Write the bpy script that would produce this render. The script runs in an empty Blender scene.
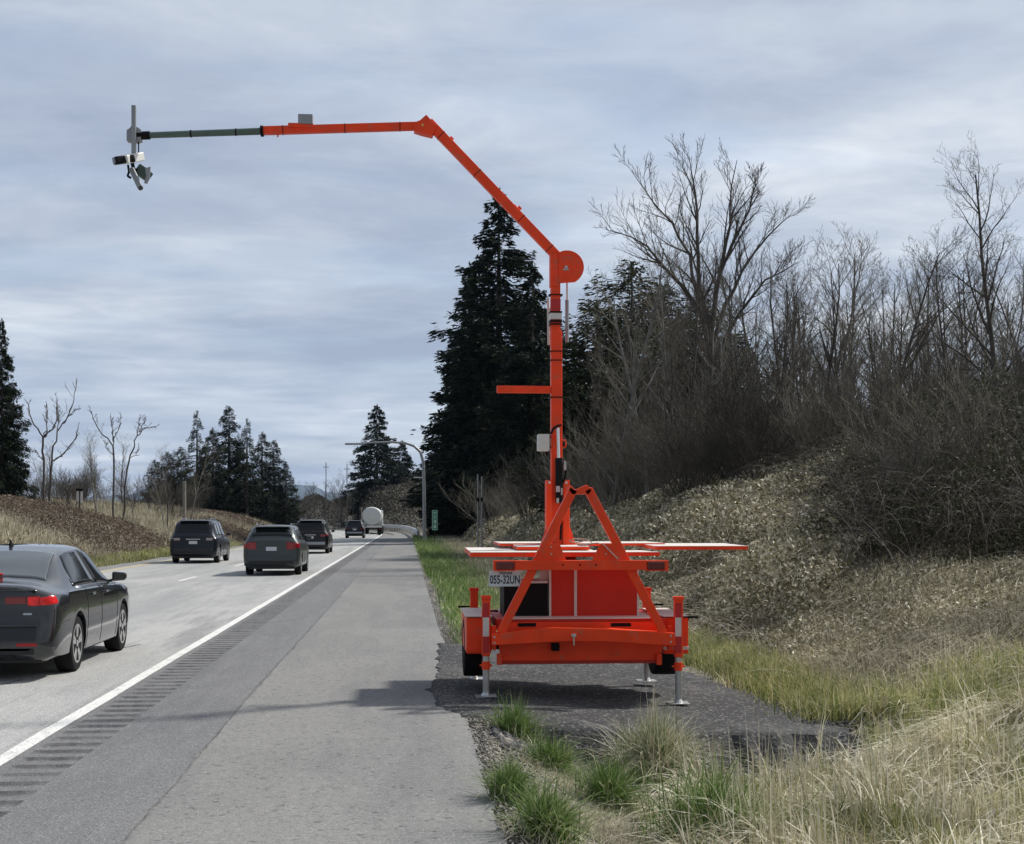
import bpy, math, random
import numpy as np
from mathutils import Vector, Matrix

# ---------------------------------------------------------------- camera, world, sun, exposure
sc = bpy.context.scene
H = 1.70          # eye height
F = 1350.0        # focal length in pixels of a 1024 px wide frame
TH = math.atan(105 / F)
V0 = 520.0
cam_d = bpy.data.cameras.new("camera"); cam = bpy.data.objects.new("camera", cam_d)
sc.collection.objects.link(cam); sc.camera = cam
cam_d.sensor_width = 36; cam_d.lens = F / 1024 * 36
cam_d.shift_y = (V0 - 422) / 1024
cam_d.clip_start = 0.1; cam_d.clip_end = 20000
cam.location = (0, 0, H); cam.rotation_euler = (math.radians(90), 0, -TH)

SUN = Vector((0.80, 0.48, 1.0)).normalized()
w = bpy.data.worlds.new("World"); sc.world = w; w.use_nodes = True
def build_world():
    nt = w.node_tree; N = nt.nodes; L = nt.links
    for n in list(N): N.remove(n)
    out = N.new('ShaderNodeOutputWorld'); bg = N.new('ShaderNodeBackground')
    bg.inputs['Strength'].default_value = 0.1
    L.new(bg.outputs[0], out.inputs[0])
    sky = N.new('ShaderNodeTexSky'); sky.sky_type = 'NISHITA'; sky.sun_disc = False
    sky.sun_elevation = math.asin(SUN.z); sky.sun_rotation = math.atan2(SUN.x, SUN.y)
    sky.air_density = 1.0; sky.dust_density = 1.5
    tc = N.new('ShaderNodeTexCoord'); sp = N.new('ShaderNodeSeparateXYZ'); L.new(tc.outputs['Generated'], sp.inputs[0])
    def m(op, a, b=None, c=None):
        n = N.new('ShaderNodeMath'); n.operation = op
        for i, x in enumerate((a, b, c)):
            if x is None: continue
            if isinstance(x, (int, float)): n.inputs[i].default_value = x
            else: L.new(x, n.inputs[i])
        return n.outputs[0]
    zz = m('ADD', m('MAXIMUM', sp.outputs[2], 0.0), 0.07)
    px = m('DIVIDE', sp.outputs[0], zz); py = m('DIVIDE', sp.outputs[1], zz)
    cb = N.new('ShaderNodeCombineXYZ'); L.new(px, cb.inputs[0]); L.new(py, cb.inputs[1])
    def noise(scale, detail, rough, dist=0.0, off=(0, 0, 0), sx=1.0, sy=1.0):
        mp = N.new('ShaderNodeMapping'); mp.inputs['Location'].default_value = off
        mp.inputs['Scale'].default_value = (sx, sy, 1)
        L.new(cb.outputs[0], mp.inputs[0])
        n = N.new('ShaderNodeTexNoise'); n.inputs['Scale'].default_value = scale
        n.inputs['Detail'].default_value = detail; n.inputs['Roughness'].default_value = rough
        n.inputs['Distortion'].default_value = dist
        L.new(mp.outputs[0], n.inputs['Vector']); return n.outputs['Fac']
    def ramp(fac, stops):
        r = N.new('ShaderNodeValToRGB'); L.new(fac, r.inputs[0]); e = r.color_ramp.elements
        while len(e) < len(stops): e.new(0.5)
        for el, (p, c) in zip(e, stops):
            el.position = p; el.color = (*c, 1)
        return r.outputs[0]
    big = noise(0.75, 3, 0.5, 0.3, (3.1, 0.7, 0), 1.0, 0.8)
    med = noise(2.6, 9, 0.62, 0.35, (1.3, 4.2, 2), 0.8, 1.0)
    s = m('ADD', m('MULTIPLY', big, 0.60), m('MULTIPLY', med, 0.40))
    # brighter towards the upper right, cooler and darker on the left
    s = m('ADD', s, m('MULTIPLY', m('ADD', sp.outputs[0], m('MULTIPLY', sp.outputs[2], 0.25)), 0.13))
    cl = ramp(s, [(0.36, (2.40, 2.82, 3.65)), (0.47, (3.05, 3.48, 4.25)), (0.56, (3.9, 4.3, 4.9)), (0.63, (5.0, 5.3, 5.7)), (0.70, (6.3, 6.5, 6.7))])
    # a lighter band close to the horizon
    hz = ramp(m('MAXIMUM', sp.outputs[2], 0.0), [(0.0, (1.30, 1.27, 1.22)), (0.07, (1.16, 1.16, 1.15)), (0.16, (0.98, 0.98, 0.99)), (0.6, (1.08, 1.07, 1.05))])
    mu = N.new('ShaderNodeMix'); mu.data_type = 'RGBA'; mu.blend_type = 'MULTIPLY'; mu.inputs[0].default_value = 1
    L.new(cl, mu.inputs[6]); L.new(hz, mu.inputs[7])
    cover = ramp(noise(1.6, 5, 0.5, 0.2, (7, 2, 5), 0.6, 1.0), [(0.36, (0.72,) * 3), (0.5, (0.94,) * 3)])
    mx = N.new('ShaderNodeMix'); mx.data_type = 'RGBA'
    L.new(cover, mx.inputs[0]); L.new(sky.outputs[0], mx.inputs[6]); L.new(mu.outputs[2], mx.inputs[7])
    # dimming added to the unseen sky behind the camera, cuts car paint reflections
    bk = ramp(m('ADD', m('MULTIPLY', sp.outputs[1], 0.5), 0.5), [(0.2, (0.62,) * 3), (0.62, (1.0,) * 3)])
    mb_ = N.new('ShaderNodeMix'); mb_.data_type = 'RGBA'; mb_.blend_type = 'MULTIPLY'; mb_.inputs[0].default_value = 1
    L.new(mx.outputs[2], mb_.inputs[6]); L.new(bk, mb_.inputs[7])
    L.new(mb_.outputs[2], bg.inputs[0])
build_world()
sun_d = bpy.data.lights.new("sun", 'SUN'); sun_d.energy = 3.0; sun_d.angle = math.radians(3.5); sun_d.color = (1, 0.95, 0.87)
sun = bpy.data.objects.new("sun", sun_d); sc.collection.objects.link(sun)
sun.rotation_euler = SUN.to_track_quat('Z', 'Y').to_euler(); sun.location = (0, 0, 50)
sc.view_settings.view_transform = 'Standard'; sc.view_settings.look = 'None'
sc.view_settings.exposure = 0.6; sc.view_settings.gamma = 1.0; sc.view_settings.use_curve_mapping = False
sc.cycles.max_bounces = 6; sc.cycles.transparent_max_bounces = 8

# ---------------------------------------------------------------- helpers
def Q(u, v, y):
    """point of the plane Y = y that the photograph shows at pixel (u, v)"""
    a = (u - 512) / F
    d = y / (math.cos(TH) - a * math.sin(TH))
    return (a * d * math.cos(TH) + d * math.sin(TH), y, H - (v - V0) / F * d)

def tag(o, label=None, cat=None, group=None, kind=None):
    if label: o['label'] = label
    if cat: o['category'] = cat
    if group: o['group'] = group
    if kind: o['kind'] = kind
    return o
def link(o): sc.collection.objects.link(o); return o
def thing(name, label, cat, loc=(0, 0, 0), group=None):
    o = link(bpy.data.objects.new(name, None)); o.location = loc; o.empty_display_size = 0.2
    return tag(o, label, cat, group)
def wloc(o):
    v = Vector((0, 0, 0))
    while o is not None:
        v += o.location; o = o.parent
    return v
def copy_tree(o, parent=None):
    c = o.copy(); sc.collection.objects.link(c)
    if parent is not None: c.parent = parent
    for ch in list(o.children): copy_tree(ch, c)
    return c

class MB:
    def __init__(s): s.v = []; s.f = []
    def add(s, vs, fs):
        n = len(s.v); s.v += [tuple(p) for p in vs]; s.f += [tuple(i + n for i in f) for f in fs]; return s
    def box(s, x0, x1, y0, y1, z0, z1):
        return s.add([(x0,y0,z0),(x1,y0,z0),(x1,y1,z0),(x0,y1,z0),(x0,y0,z1),(x1,y0,z1),(x1,y1,z1),(x0,y1,z1)],
                     [(0,3,2,1),(4,5,6,7),(0,1,5,4),(1,2,6,5),(2,3,7,6),(3,0,4,7)])
    def pbox(s, u0, v0, u1, v1, y0, y1):
        a = Q(u0, v1, y0); b = Q(u1, v0, y0); return s.box(a[0], b[0], y0, y1, a[2], b[2])
    def prism(s, pts, y0, y1):
        """polygon in xz (anticlockwise seen from -y), extruded along y"""
        n = len(pts); vs = [(x, y0, z) for x, z in pts] + [(x, y1, z) for x, z in pts]
        fs = [tuple(range(n)), tuple(reversed(range(n, 2 * n)))] + [((i + 1) % n, i, i + n, (i + 1) % n + n) for i in range(n)]
        return s.add(vs, fs)
    def pprism(s, uv, y0, y1):
        p = [Q(u, v, y0) for u, v in uv]; q = [(a[0], a[2]) for a in p]
        ar = sum(q[i][0]*q[(i+1)%len(q)][1]-q[(i+1)%len(q)][0]*q[i][1] for i in range(len(q)))
        if ar < 0: q.reverse()
        return s.prism(q, y0, y1)
    def tube(s, p0, p1, r0, r1=None, n=12, cap=True):
        r1 = r0 if r1 is None else r1
        p0 = Vector(p0); p1 = Vector(p1); d = (p1 - p0).normalized()
        a = d.orthogonal().normalized(); b = d.cross(a)
        vs = []
        for p, r in ((p0, r0), (p1, r1)):
            for i in range(n):
                t = 2 * math.pi * i / n; vs.append(p + (a * math.cos(t) + b * math.sin(t)) * r)
        fs = [(i, (i + 1) % n, (i + 1) % n + n, i + n) for i in range(n)]
        if cap: fs += [tuple(reversed(range(n))), tuple(range(n, 2 * n))]
        return s.add(vs, fs)
    def poly(s, pts, r, n=8):
        for i in range(len(pts) - 1):
            ra = r[i] if isinstance(r, (list, tuple)) else r; rb = r[i+1] if isinstance(r, (list, tuple)) else r
            s.tube(pts[i], pts[i + 1], ra, rb, n)
        return s
    def beam(s, p0, p1, wd, hd, up=(0, 1, 0)):
        """rectangular bar; wd = size along `up`, hd = size across"""
        p0 = Vector(p0); p1 = Vector(p1); d = (p1 - p0).normalized(); b = Vector(up); b = (b - d * b.dot(d)).normalized(); c = d.cross(b)
        vs = []
        for p in (p0, p1):
            for sx, sy in ((-1,-1),(1,-1),(1,1),(-1,1)): vs.append(p + b * (wd/2*sx) + c * (hd/2*sy))
        return s.add(vs, [(3,2,1,0),(4,5,6,7),(0,1,5,4),(1,2,6,5),(2,3,7,6),(3,0,4,7)])
    def lathe(s, prof, c, axis='x', n=28):
        """prof: (offset along axis, radius)"""
        vs = []; m = len(prof)
        for a, r in prof:
            for i in range(n):
                t = 2*math.pi*i/n; p, q = r*math.cos(t), r*math.sin(t)
                o = {'x': (a, p, q), 'y': (q, a, p), 'z': (p, q, a)}[axis]
                vs.append((c[0]+o[0], c[1]+o[1], c[2]+o[2]))
        fs = []
        for j in range(m - 1):
            for i in range(n):
                k = (i+1) % n; fs.append((j*n+i, j*n+k, (j+1)*n+k, (j+1)*n+i))
        fs += [tuple(reversed(range(n))), tuple(range((m-1)*n, m*n))]
        return s.add(vs, fs)
    def build(s, name, mat, parent=None, bevel=0, smooth=None, fix=True):
        off = wloc(parent) if parent is not None else Vector((0, 0, 0))
        me = bpy.data.meshes.new(name); me.from_pydata([(p[0]-off.x, p[1]-off.y, p[2]-off.z) for p in s.v], [], s.f)
        if fix:
            import bmesh
            bm = bmesh.new(); bm.from_mesh(me); bmesh.ops.recalc_face_normals(bm, faces=bm.faces); bm.to_mesh(me); bm.free()
        for mm in (mat if isinstance(mat, (list, tuple)) else [mat]): me.materials.append(mm)
        o = link(bpy.data.objects.new(name, me))
        if parent is not None: o.parent = parent
        if smooth is not None:
            me.shade_smooth(); me.set_sharp_from_angle(angle=math.radians(smooth))
        if bevel:
            b = o.modifiers.new('bevel', 'BEVEL'); b.width = bevel; b.segments = 2; b.limit_method = 'ANGLE'; b.angle_limit = math.radians(50)
            b.harden_normals = False
        return o

def np_mesh(name, verts, faces, mat, parent=None, smooth=False):
    """verts (n,3); faces = list of (m,k) int arrays"""
    me = bpy.data.meshes.new(name)
    verts = np.asarray(verts, dtype=np.float32)
    me.vertices.add(len(verts)); me.vertices.foreach_set('co', verts.ravel())
    loops = np.concatenate([f.ravel() for f in faces]).astype(np.int32)
    tot = np.concatenate([np.full(len(f), f.shape[1], dtype=np.int32) for f in faces])
    st = np.concatenate([[0], np.cumsum(tot)[:-1]]).astype(np.int32)
    me.loops.add(len(loops)); me.loops.foreach_set('vertex_index', loops)
    me.polygons.add(len(tot)); me.polygons.foreach_set('loop_start', st); me.polygons.foreach_set('loop_total', tot)
    if smooth: me.polygons.foreach_set('use_smooth', np.ones(len(tot), dtype=bool))
    me.update(calc_edges=True)
    for mm in (mat if isinstance(mat, (list, tuple)) else [mat]): me.materials.append(mm)
    o = link(bpy.data.objects.new(name, me))
    if parent is not None: o.parent = parent
    return o

# ---------------------------------------------------------------- materials
MATS = {}
def mat(name, col, rough=0.5, metal=0.0, var=0.0, vscale=4.0, bump=0.0, bscale=60.0, coat=0.0, emit=0.0, spec=0.5, dirt=None, dscale=3.0, dlo=0.5, dhi=0.75):
    if name in MATS: return MATS[name]
    m = bpy.data.materials.new(name); m.use_nodes = True; MATS[name] = m
    nt = m.node_tree; N = nt.nodes; L = nt.links; b = N['Principled BSDF']
    b.inputs['Roughness'].default_value = rough; b.inputs['Metallic'].default_value = metal
    b.inputs['Coat Weight'].default_value = coat; b.inputs['Coat Roughness'].default_value = 0.06
    b.inputs['Specular IOR Level'].default_value = spec
    tc = N.new('ShaderNodeTexCoord')
    n = N.new('ShaderNodeTexNoise'); n.inputs['Scale'].default_value = vscale; n.inputs['Detail'].default_value = 6
    L.new(tc.outputs['Object'], n.inputs['Vector'])
    r = N.new('ShaderNodeValToRGB'); L.new(n.outputs['Fac'], r.inputs[0])
    r.color_ramp.elements[0].position = 0.3; r.color_ramp.elements[1].position = 0.7
    r.color_ramp.elements[0].color = (*[c * (1 - var) for c in col], 1); r.color_ramp.elements[1].color = (*[min(1, c * (1 + var)) for c in col], 1)
    src = r.outputs[0]
    if dirt:
        n2 = N.new('ShaderNodeTexNoise'); n2.inputs['Scale'].default_value = dscale; n2.inputs['Detail'].default_value = 9; n2.inputs['Roughness'].default_value = 0.7
        L.new(tc.outputs['Object'], n2.inputs['Vector'])
        r2 = N.new('ShaderNodeValToRGB'); L.new(n2.outputs['Fac'], r2.inputs[0])
        r2.color_ramp.elements[0].position = dlo; r2.color_ramp.elements[1].position = dhi
        mx = N.new('ShaderNodeMix'); mx.data_type = 'RGBA'; L.new(r2.outputs[0], mx.inputs[0]); L.new(src, mx.inputs[6]); mx.inputs[7].default_value = (*dirt, 1)
        src = mx.outputs[2]
    L.new(src, b.inputs['Base Color'])
    if emit:
        b.inputs['Emission Color'].default_value = (*col, 1); b.inputs['Emission Strength'].default_value = emit
    if bump:
        nb = N.new('ShaderNodeTexNoise'); nb.inputs['Scale'].default_value = bscale; nb.inputs['Detail'].default_value = 4
        L.new(tc.outputs['Object'], nb.inputs['Vector'])
        bp = N.new('ShaderNodeBump'); bp.inputs['Strength'].default_value = bump; bp.inputs['Distance'].default_value = 0.01
        L.new(nb.outputs['Fac'], bp.inputs['Height']); L.new(bp.outputs[0], b.inputs['Normal'])
    return m

def leafmat(name, stops, rough=0.7, trans=0.25, spec=0.25):
    """colour differs from leaf to leaf (random per island)"""
    if name in MATS: return MATS[name]
    m = bpy.data.materials.new(name); m.use_nodes = True; MATS[name] = m
    nt = m.node_tree; N = nt.nodes; L = nt.links; b = N['Principled BSDF']
    g = N.new('ShaderNodeNewGeometry'); r = N.new('ShaderNodeValToRGB'); L.new(g.outputs['Random Per Island'], r.inputs[0])
    e = r.color_ramp.elements
    while len(e) < len(stops): e.new(0.5)
    for el, (p, c) in zip(e, stops): el.position = p; el.color = (*c, 1)
    tc = N.new('ShaderNodeTexCoord'); n = N.new('ShaderNodeTexNoise'); n.inputs['Scale'].default_value = 0.6; n.inputs['Detail'].default_value = 4
    L.new(tc.outputs['Object'], n.inputs['Vector'])
    mp = N.new('ShaderNodeMapRange'); mp.inputs[1].default_value = 0.3; mp.inputs[2].default_value = 0.7; mp.inputs[3].default_value = 0.55; mp.inputs[4].default_value = 1.35
    L.new(n.outputs['Fac'], mp.inputs[0])
    mx = N.new('ShaderNodeVectorMath'); mx.operation = 'SCALE'; L.new(r.outputs[0], mx.inputs[0]); L.new(mp.outputs[0], mx.inputs['Scale'])
    L.new(mx.outputs[0], b.inputs['Base Color'])
    b.inputs['Roughness'].default_value = rough; b.inputs['Specular IOR Level'].default_value = spec
    if trans:
        t = N.new('ShaderNodeBsdfTranslucent'); L.new(mx.outputs[0], t.inputs[0])
        ms = N.new('ShaderNodeMixShader'); ms.inputs[0].default_value = trans
        L.new(b.outputs[0], ms.inputs[1]); L.new(t.outputs[0], ms.inputs[2]); L.new(ms.outputs[0], N['Material Output'].inputs[0])
    return m

def ground_mat(name, layers, bump=0.6, bscale=8.0, rough=0.95, speck=None, streak=None):
    """layers: [(scale, lo, hi, colour, stretch)], first entry is the base colour"""
    m = bpy.data.materials.new(name); m.use_nodes = True; MATS[name] = m
    nt = m.node_tree; N = nt.nodes; L = nt.links; b = N['Principled BSDF']
    b.inputs['Roughness'].default_value = rough; b.inputs['Specular IOR Level'].default_value = 0.3
    g = N.new('ShaderNodeNewGeometry')
    src = None
    for i, (scale, lo, hi, col, st) in enumerate(layers):
        if src is None:
            rgb = N.new('ShaderNodeRGB'); rgb.outputs[0].default_value = (*col, 1); src = rgb.outputs[0]; continue
        mp = N.new('ShaderNodeMapping'); mp.inputs['Scale'].default_value = (1, st, 1); mp.inputs['Location'].default_value = (i * 3.7, i * 1.9, 0)
        L.new(g.outputs['Position'], mp.inputs[0])
        n = N.new('ShaderNodeTexNoise'); n.inputs['Scale'].default_value = scale; n.inputs['Detail'].default_value = 5; n.inputs['Roughness'].default_value = 0.65
        L.new(mp.outputs[0], n.inputs['Vector'])
        r = N.new('ShaderNodeValToRGB'); r.color_ramp.elements[0].position = lo; r.color_ramp.elements[1].position = hi; L.new(n.outputs['Fac'], r.inputs[0])
        mx = N.new('ShaderNodeMix'); mx.data_type = 'RGBA'; L.new(r.outputs[0], mx.inputs[0]); L.new(src, mx.inputs[6]); mx.inputs[7].default_value = (*col, 1)
        src = mx.outputs[2]
    if speck:
        for (scale, lo, hi, col, amt) in speck:
            v = N.new('ShaderNodeTexVoronoi'); v.inputs['Scale'].default_value = scale; L.new(g.outputs['Position'], v.inputs['Vector'])
            sx = N.new('ShaderNodeSeparateColor'); L.new(v.outputs['Color'], sx.inputs[0])
            r = N.new('ShaderNodeValToRGB'); r.color_ramp.elements[0].position = lo; r.color_ramp.elements[1].position = hi
            r.color_ramp.elements[1].color = (amt, amt, amt, 1); L.new(sx.outputs[0], r.inputs[0])
            mx = N.new('ShaderNodeMix'); mx.data_type = 'RGBA'; L.new(r.outputs[0], mx.inputs[0]); L.new(src, mx.inputs[6]); mx.inputs[7].default_value = (*col, 1)
            src = mx.outputs[2]
    L.new(src, b.inputs['Base Color'])
    nb = N.new('ShaderNodeTexNoise'); nb.inputs['Scale'].default_value = bscale; nb.inputs['Detail'].default_value = 5; L.new(g.outputs['Position'], nb.inputs['Vector'])
    bp = N.new('ShaderNodeBump'); bp.inputs['Strength'].default_value = bump; bp.inputs['Distance'].default_value = 0.02
    L.new(nb.outputs['Fac'], bp.inputs['Height']); L.new(bp.outputs[0], b.inputs['Normal'])
    return m

# ---------------------------------------------------------------- setting: terrain
def cx(y):
    y = np.asarray(y, dtype=float); t = np.clip(y - 150, 0, 170)
    return -t * t / 700 - np.clip(y - 320, 0, None) * 0.486
def ss(x, a, b):
    t = np.clip((x - a) / (b - a), 0, 1); return t * t * (3 - 2 * t)
_rs = np.random.RandomState(5)
_ph = _rs.rand(24, 2) * 6.28; _fr = [(0.35, .12), (0.8, .07), (1.7, .035), (3.9, .015)]
def lump(x, y):
    z = 0
    for i, (f, a) in enumerate(_fr):
        for k in range(3):
            an = 1.1 * k + i; z = z + a * np.sin(f * (x * math.cos(an) + y * math.sin(an)) + _ph[i * 3 + k, 0])
    return z
def ground(x, y):
    x = np.asarray(x, dtype=float); y = np.asarray(y, dtype=float)
    t = x - cx(y)
    near = 1 - ss(y, 14, 30)
    L = lump(x, y)
    # right side
    foot = 4.2 - 0.3 * ss(y, 30, 70) - 0.9 * near * 0
    s1 = np.clip(t - foot, 0, None)
    slope = 0.36 * near + 0.78 * (1 - near)
    top = 2.9 * near + 3.5 * (1 - near)
    bank = top * (1 - np.exp(-(s1 * slope / top) ** 1.35 * 1.1))
    right = bank + L * 0.9 * ss(s1, 0.2, 3) - 0.10 * ss(t, 0.55, 1.2)
    ditch = (1 - ss(y, 11.25, 12.2)) * ss(t, 0.55, 1.9) * (1 - ss(t, 3.4, 5.2))
    right = right - 0.30 * ditch + 0.05 * L * ss(t, 0.6, 1.5)
    right = right + 0.02 * np.clip(s1 - 10, 0, None)
    # left side
    s2 = np.clip(-11.2 - t, 0, None)
    left = 2.9 * (1 - np.exp(-(s2 * 0.45 / 2.9) ** 1.4)) + L * 0.5 * ss(s2, 0.3, 3) - 0.06 + 0.004 * np.clip(s2 - 12, 0, 600)
    z = np.where(t > 0.5, right, np.where(t < -10.6, left, -0.06))
    far = ss(y, 200, 330); z = z + 1.0 * far * (t > 2) 
    # keep the pad's bed just below the pad
    onpad = ss(y, 11.6, 12.4) * (1 - ss(y, 18.0, 19.5)) * ss(t, 0.4, 0.7) * (1 - ss(t, 3.7, 4.3))
    z = z * (1 - onpad) + onpad * (-0.16)
    return z

M_soil = ground_mat('verge soil', [(0, 0, 0, (0.13, 0.115, 0.088), 1), (0.5, .4, .6, (0.19, 0.17, 0.13), 1), (1.7, .48, .62, (0.085, 0.085, 0.045), 1), (6, .45, .65, (0.22, 0.20, 0.16), 1)],
                    bump=1.0, bscale=9, speck=[(60, .7, .9, (0.30, 0.29, 0.26), 0.6), (25, .8, .95, (0.04, 0.035, 0.03), 0.6)])
def axis(breaks):
    out = []
    for a, b, st in breaks: out += list(np.arange(a, b, st))
    out.append(breaks[-1][1]); return np.array(out)
xs = axis([(-9000, -3000, 1500), (-3000, -300, 300), (-300, -60, 12), (-60, -22, 2), (-22, -10.6, 0.5), (-10.6, 0.5, 1.1), (0.5, 9, 0.2), (9, 24, 0.6), (24, 80, 4), (80, 400, 30), (400, 5500, 600)])
ys = axis([(-60, 2, 6), (2, 24, 0.25), (24, 60, 1), (60, 170, 2.5), (170, 400, 8), (400, 1200, 60), (1200, 12000, 1200)])
XX, YY = np.meshgrid(xs, ys); XW = XX + cx(YY) * (np.abs(XX) < 400)
ZZ = ground(XW, YY)
nx, ny = len(xs), len(ys)
idx = np.arange(nx * ny).reshape(ny, nx)
fc = np.stack([idx[:-1, :-1], idx[:-1, 1:], idx[1:, 1:], idx[1:, :-1]], -1).reshape(-1, 4)
terrain = np_mesh('ground', np.stack([XW, YY, ZZ], -1).reshape(-1, 3), [fc], M_soil, smooth=True); tag(terrain, kind='structure')

def strip(name, x0, x1, y0, y1, z, m, step=3.0, jit=(0, 0), seed=1, fine=None):
    r = np.random.RandomState(seed); y = np.arange(y0, y1 + .01, step)
    a = x0 + cx(y) + r.randn(len(y)) * jit[0]; b = x1 + cx(y) + r.randn(len(y)) * jit[1]
    n = len(y); v = np.zeros((2 * n, 3)); v[0::2, 0] = a; v[1::2, 0] = b; v[0::2, 1] = y; v[1::2, 1] = y; v[:, 2] = z
    i = np.arange(n - 1) * 2; f = np.stack([i, i + 1, i + 3, i + 2], -1)
    return tag(np_mesh(name, v, [f], m), kind='structure')

M_conc = ground_mat('worn pale lane asphalt', [(0, 0, 0, (0.36, 0.365, 0.36), 1), (1.1, .42, .60, (0.275, 0.28, 0.285), 0.03), (0.35, .45, .6, (0.43, 0.43, 0.42), 0.25), (5, .48, .7, (0.31, 0.315, 0.31), 0.12), (.8, .58, .66, (0.26, 0.26, 0.262), .08)],
                    bump=0.5, bscale=60, speck=[(110, .6, .95, (0.16, 0.16, 0.165), 0.7), (70, .82, .95, (0.55, 0.55, 0.54), 0.6)])
M_sh1 = ground_mat('dark shoulder asphalt', [(0, 0, 0, (0.18, 0.182, 0.187), 1), (1.0, .4, .62, (0.148, 0.151, 0.158), 0.10), (5, .45, .7, (0.20, 0.202, 0.205), 0.2), (.25, .5, .6, (0.205, 0.206, 0.207), .3)],
                   bump=0.5, bscale=70, speck=[(130, .6, .95, (0.06, 0.06, 0.065), 0.7), (90, .85, .97, (0.33, 0.33, 0.33), 0.6)])
M_groove = ground_mat('tyre dust in rumble grooves', [(0, 0, 0, (0.085, 0.085, 0.089), 1), (8, .4, .6, (0.14, 0.14, 0.144), 1), (1.5, .5, .6, (0.16, 0.16, 0.163), .5)], bump=0.5, bscale=60)
M_sh2 = ground_mat('grey shoulder asphalt', [(0, 0, 0, (0.205, 0.205, 0.20), 1), (0.9, .40, .62, (0.165, 0.167, 0.17), 0.08), (2.6, .5, .72, (0.25, 0.247, 0.238), 0.15), (0.35, .5, .6, (0.235, 0.233, 0.226), 0.5), (14, .5, .7, (0.17, 0.17, 0.17), 1)],
                   bump=0.35, bscale=80, speck=[(120, .5, .95, (0.10, 0.10, 0.102), 0.45), (80, .8, .97, (0.38, 0.375, 0.36), 0.42), (34, .95, .99, (0.06, 0.06, 0.06), 0.6)])
M_white = ground_mat('worn white road paint', [(0, 0, 0, (0.70, 0.70, 0.68), 1), (6, .5, .72, (0.50, 0.50, 0.48), 0.5)], bump=0.4, bscale=60, speck=[(70, .85, .97, (0.25, 0.25, 0.25), 0.7)])
M_yel = ground_mat('worn yellow road paint', [(0, 0, 0, (0.55, 0.42, 0.12), 1), (6, .5, .72, (0.40, 0.36, 0.22), 0.5)], bump=0.4, bscale=60)
strip('road', -10.25, -2.88, 0, 320, 0.0, M_conc)
strip('road_edge', -11.1, -10.25, 0, 320, -0.012, M_sh2, jit=(.12, 0), step=1.5)
# shoulder strip with real milled rumble grooves
def shoulder():
    ysr = [0.0]; y = 0.9
    pitch, gw = 0.305, 0.17
    while y < 100:
        for q, zz in ((0, 0), (0.035, -.016), (gw - .035, -.016), (gw, 0)): ysr.append((y + q, zz))
        y += pitch
    ysr = [(0.0, 0)] + [p for p in ysr[1:]] + [(150, 0), (200, 0), (260, 0), (320, 0)]
    cols = [(-2.88, 0), (-2.74, 0), (-2.70, 1), (-2.36, 1), (-2.31, 0), (-1.5, 0)]
    v = []; f = []; mi = []
    for yy, g in ysr:
        c = float(cx(yy))
        for xx, on in cols: v.append((xx + c, yy, g * on))
    n = len(cols)
    for j in range(len(ysr) - 1):
        for i in range(n - 1):
            f.append((j*n+i, j*n+i+1, (j+1)*n+i+1, (j+1)*n+i))
            mi.append(1 if (i in (1, 2, 3) and (ysr[j][1] < 0 or ysr[j+1][1] < 0)) else 0)
    me = bpy.data.meshes.new('shoulder_rumble_strip'); me.from_pydata(v, [], f); me.materials.append(M_sh1); me.materials.append(M_groove)
    for p, k in zip(me.polygons, mi): p.material_index = k
    tag(link(bpy.data.objects.new('rumble_strip', me)), kind='structure')
shoulder()
sh = strip('road_shoulder', -1.5, 0.52, 0, 320, 0.003, M_sh2, step=0.3, jit=(0.006, 0.014), seed=4)
strip('edge_line', -2.93, -2.80, 0, 320, 0.004, M_white, step=1.0, jit=(.003, .003))
strip('left_edge_line', -10.02, -9.90, 0, 320, 0.004, M_yel)
k = 0
for y0 in np.arange(1.5, 300, 12.2):
    strip('lane_line', -6.38, -6.26, y0, y0 + 3.0, 0.004, M_white, step=0.5, jit=(.003, .003), seed=int(y0))
# tar seams and old skid marks: thin dark strips on the pavement
M_tar = ground_mat('crack sealant', [(0, 0, 0, (0.10, 0.10, 0.102), 1), (5, .4, .6, (0.17, 0.17, 0.17), 1)], bump=0.2)
def seam(name, pts, wd, z, m=M_tar):
    mb = MB(); rr = random.Random(len(pts) + int(pts[0][1] * 10))
    P = []
    for i in range(len(pts) - 1):
        a, b = Vector((*pts[i], 0)), Vector((*pts[i + 1], 0)); n = max(2, int((b - a).length / 0.15))
        for q in range(n): P.append(a.lerp(b, q / n))
    P.append(Vector((*pts[-1], 0)))
    vs = []
    for i, p in enumerate(P):
        d = (P[min(i+1, len(P)-1)] - P[max(i-1, 0)]).normalized(); nrm = Vector((-d.y, d.x, 0)); j = rr.uniform(-.009, .009); ww = wd * rr.uniform(.6, 1.2) / 2
        vs += [(p.x + nrm.x * (j + ww), p.y + nrm.y * (j + ww), z), (p.x + nrm.x * (j - ww), p.y + nrm.y * (j - ww), z)]
    mb.add(vs, [(2*i, 2*i+1, 2*i+3, 2*i+2) for i in range(len(P) - 1)])
    o = mb.build(name, m, fix=False); tag(o, kind='structure')
seam('pavement_seam', [(-1.5, 4), (-1.49, 9), (-1.52, 14), (-1.5, 26), (-1.5, 60)], 0.013, 0.0075)
for a in ((-4.2, 14.2), (-3.75, 18.3)):
    seam('skid_mark', [a, (a[0] + .12, a[1] + .5)], 0.035, 0.004)

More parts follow.
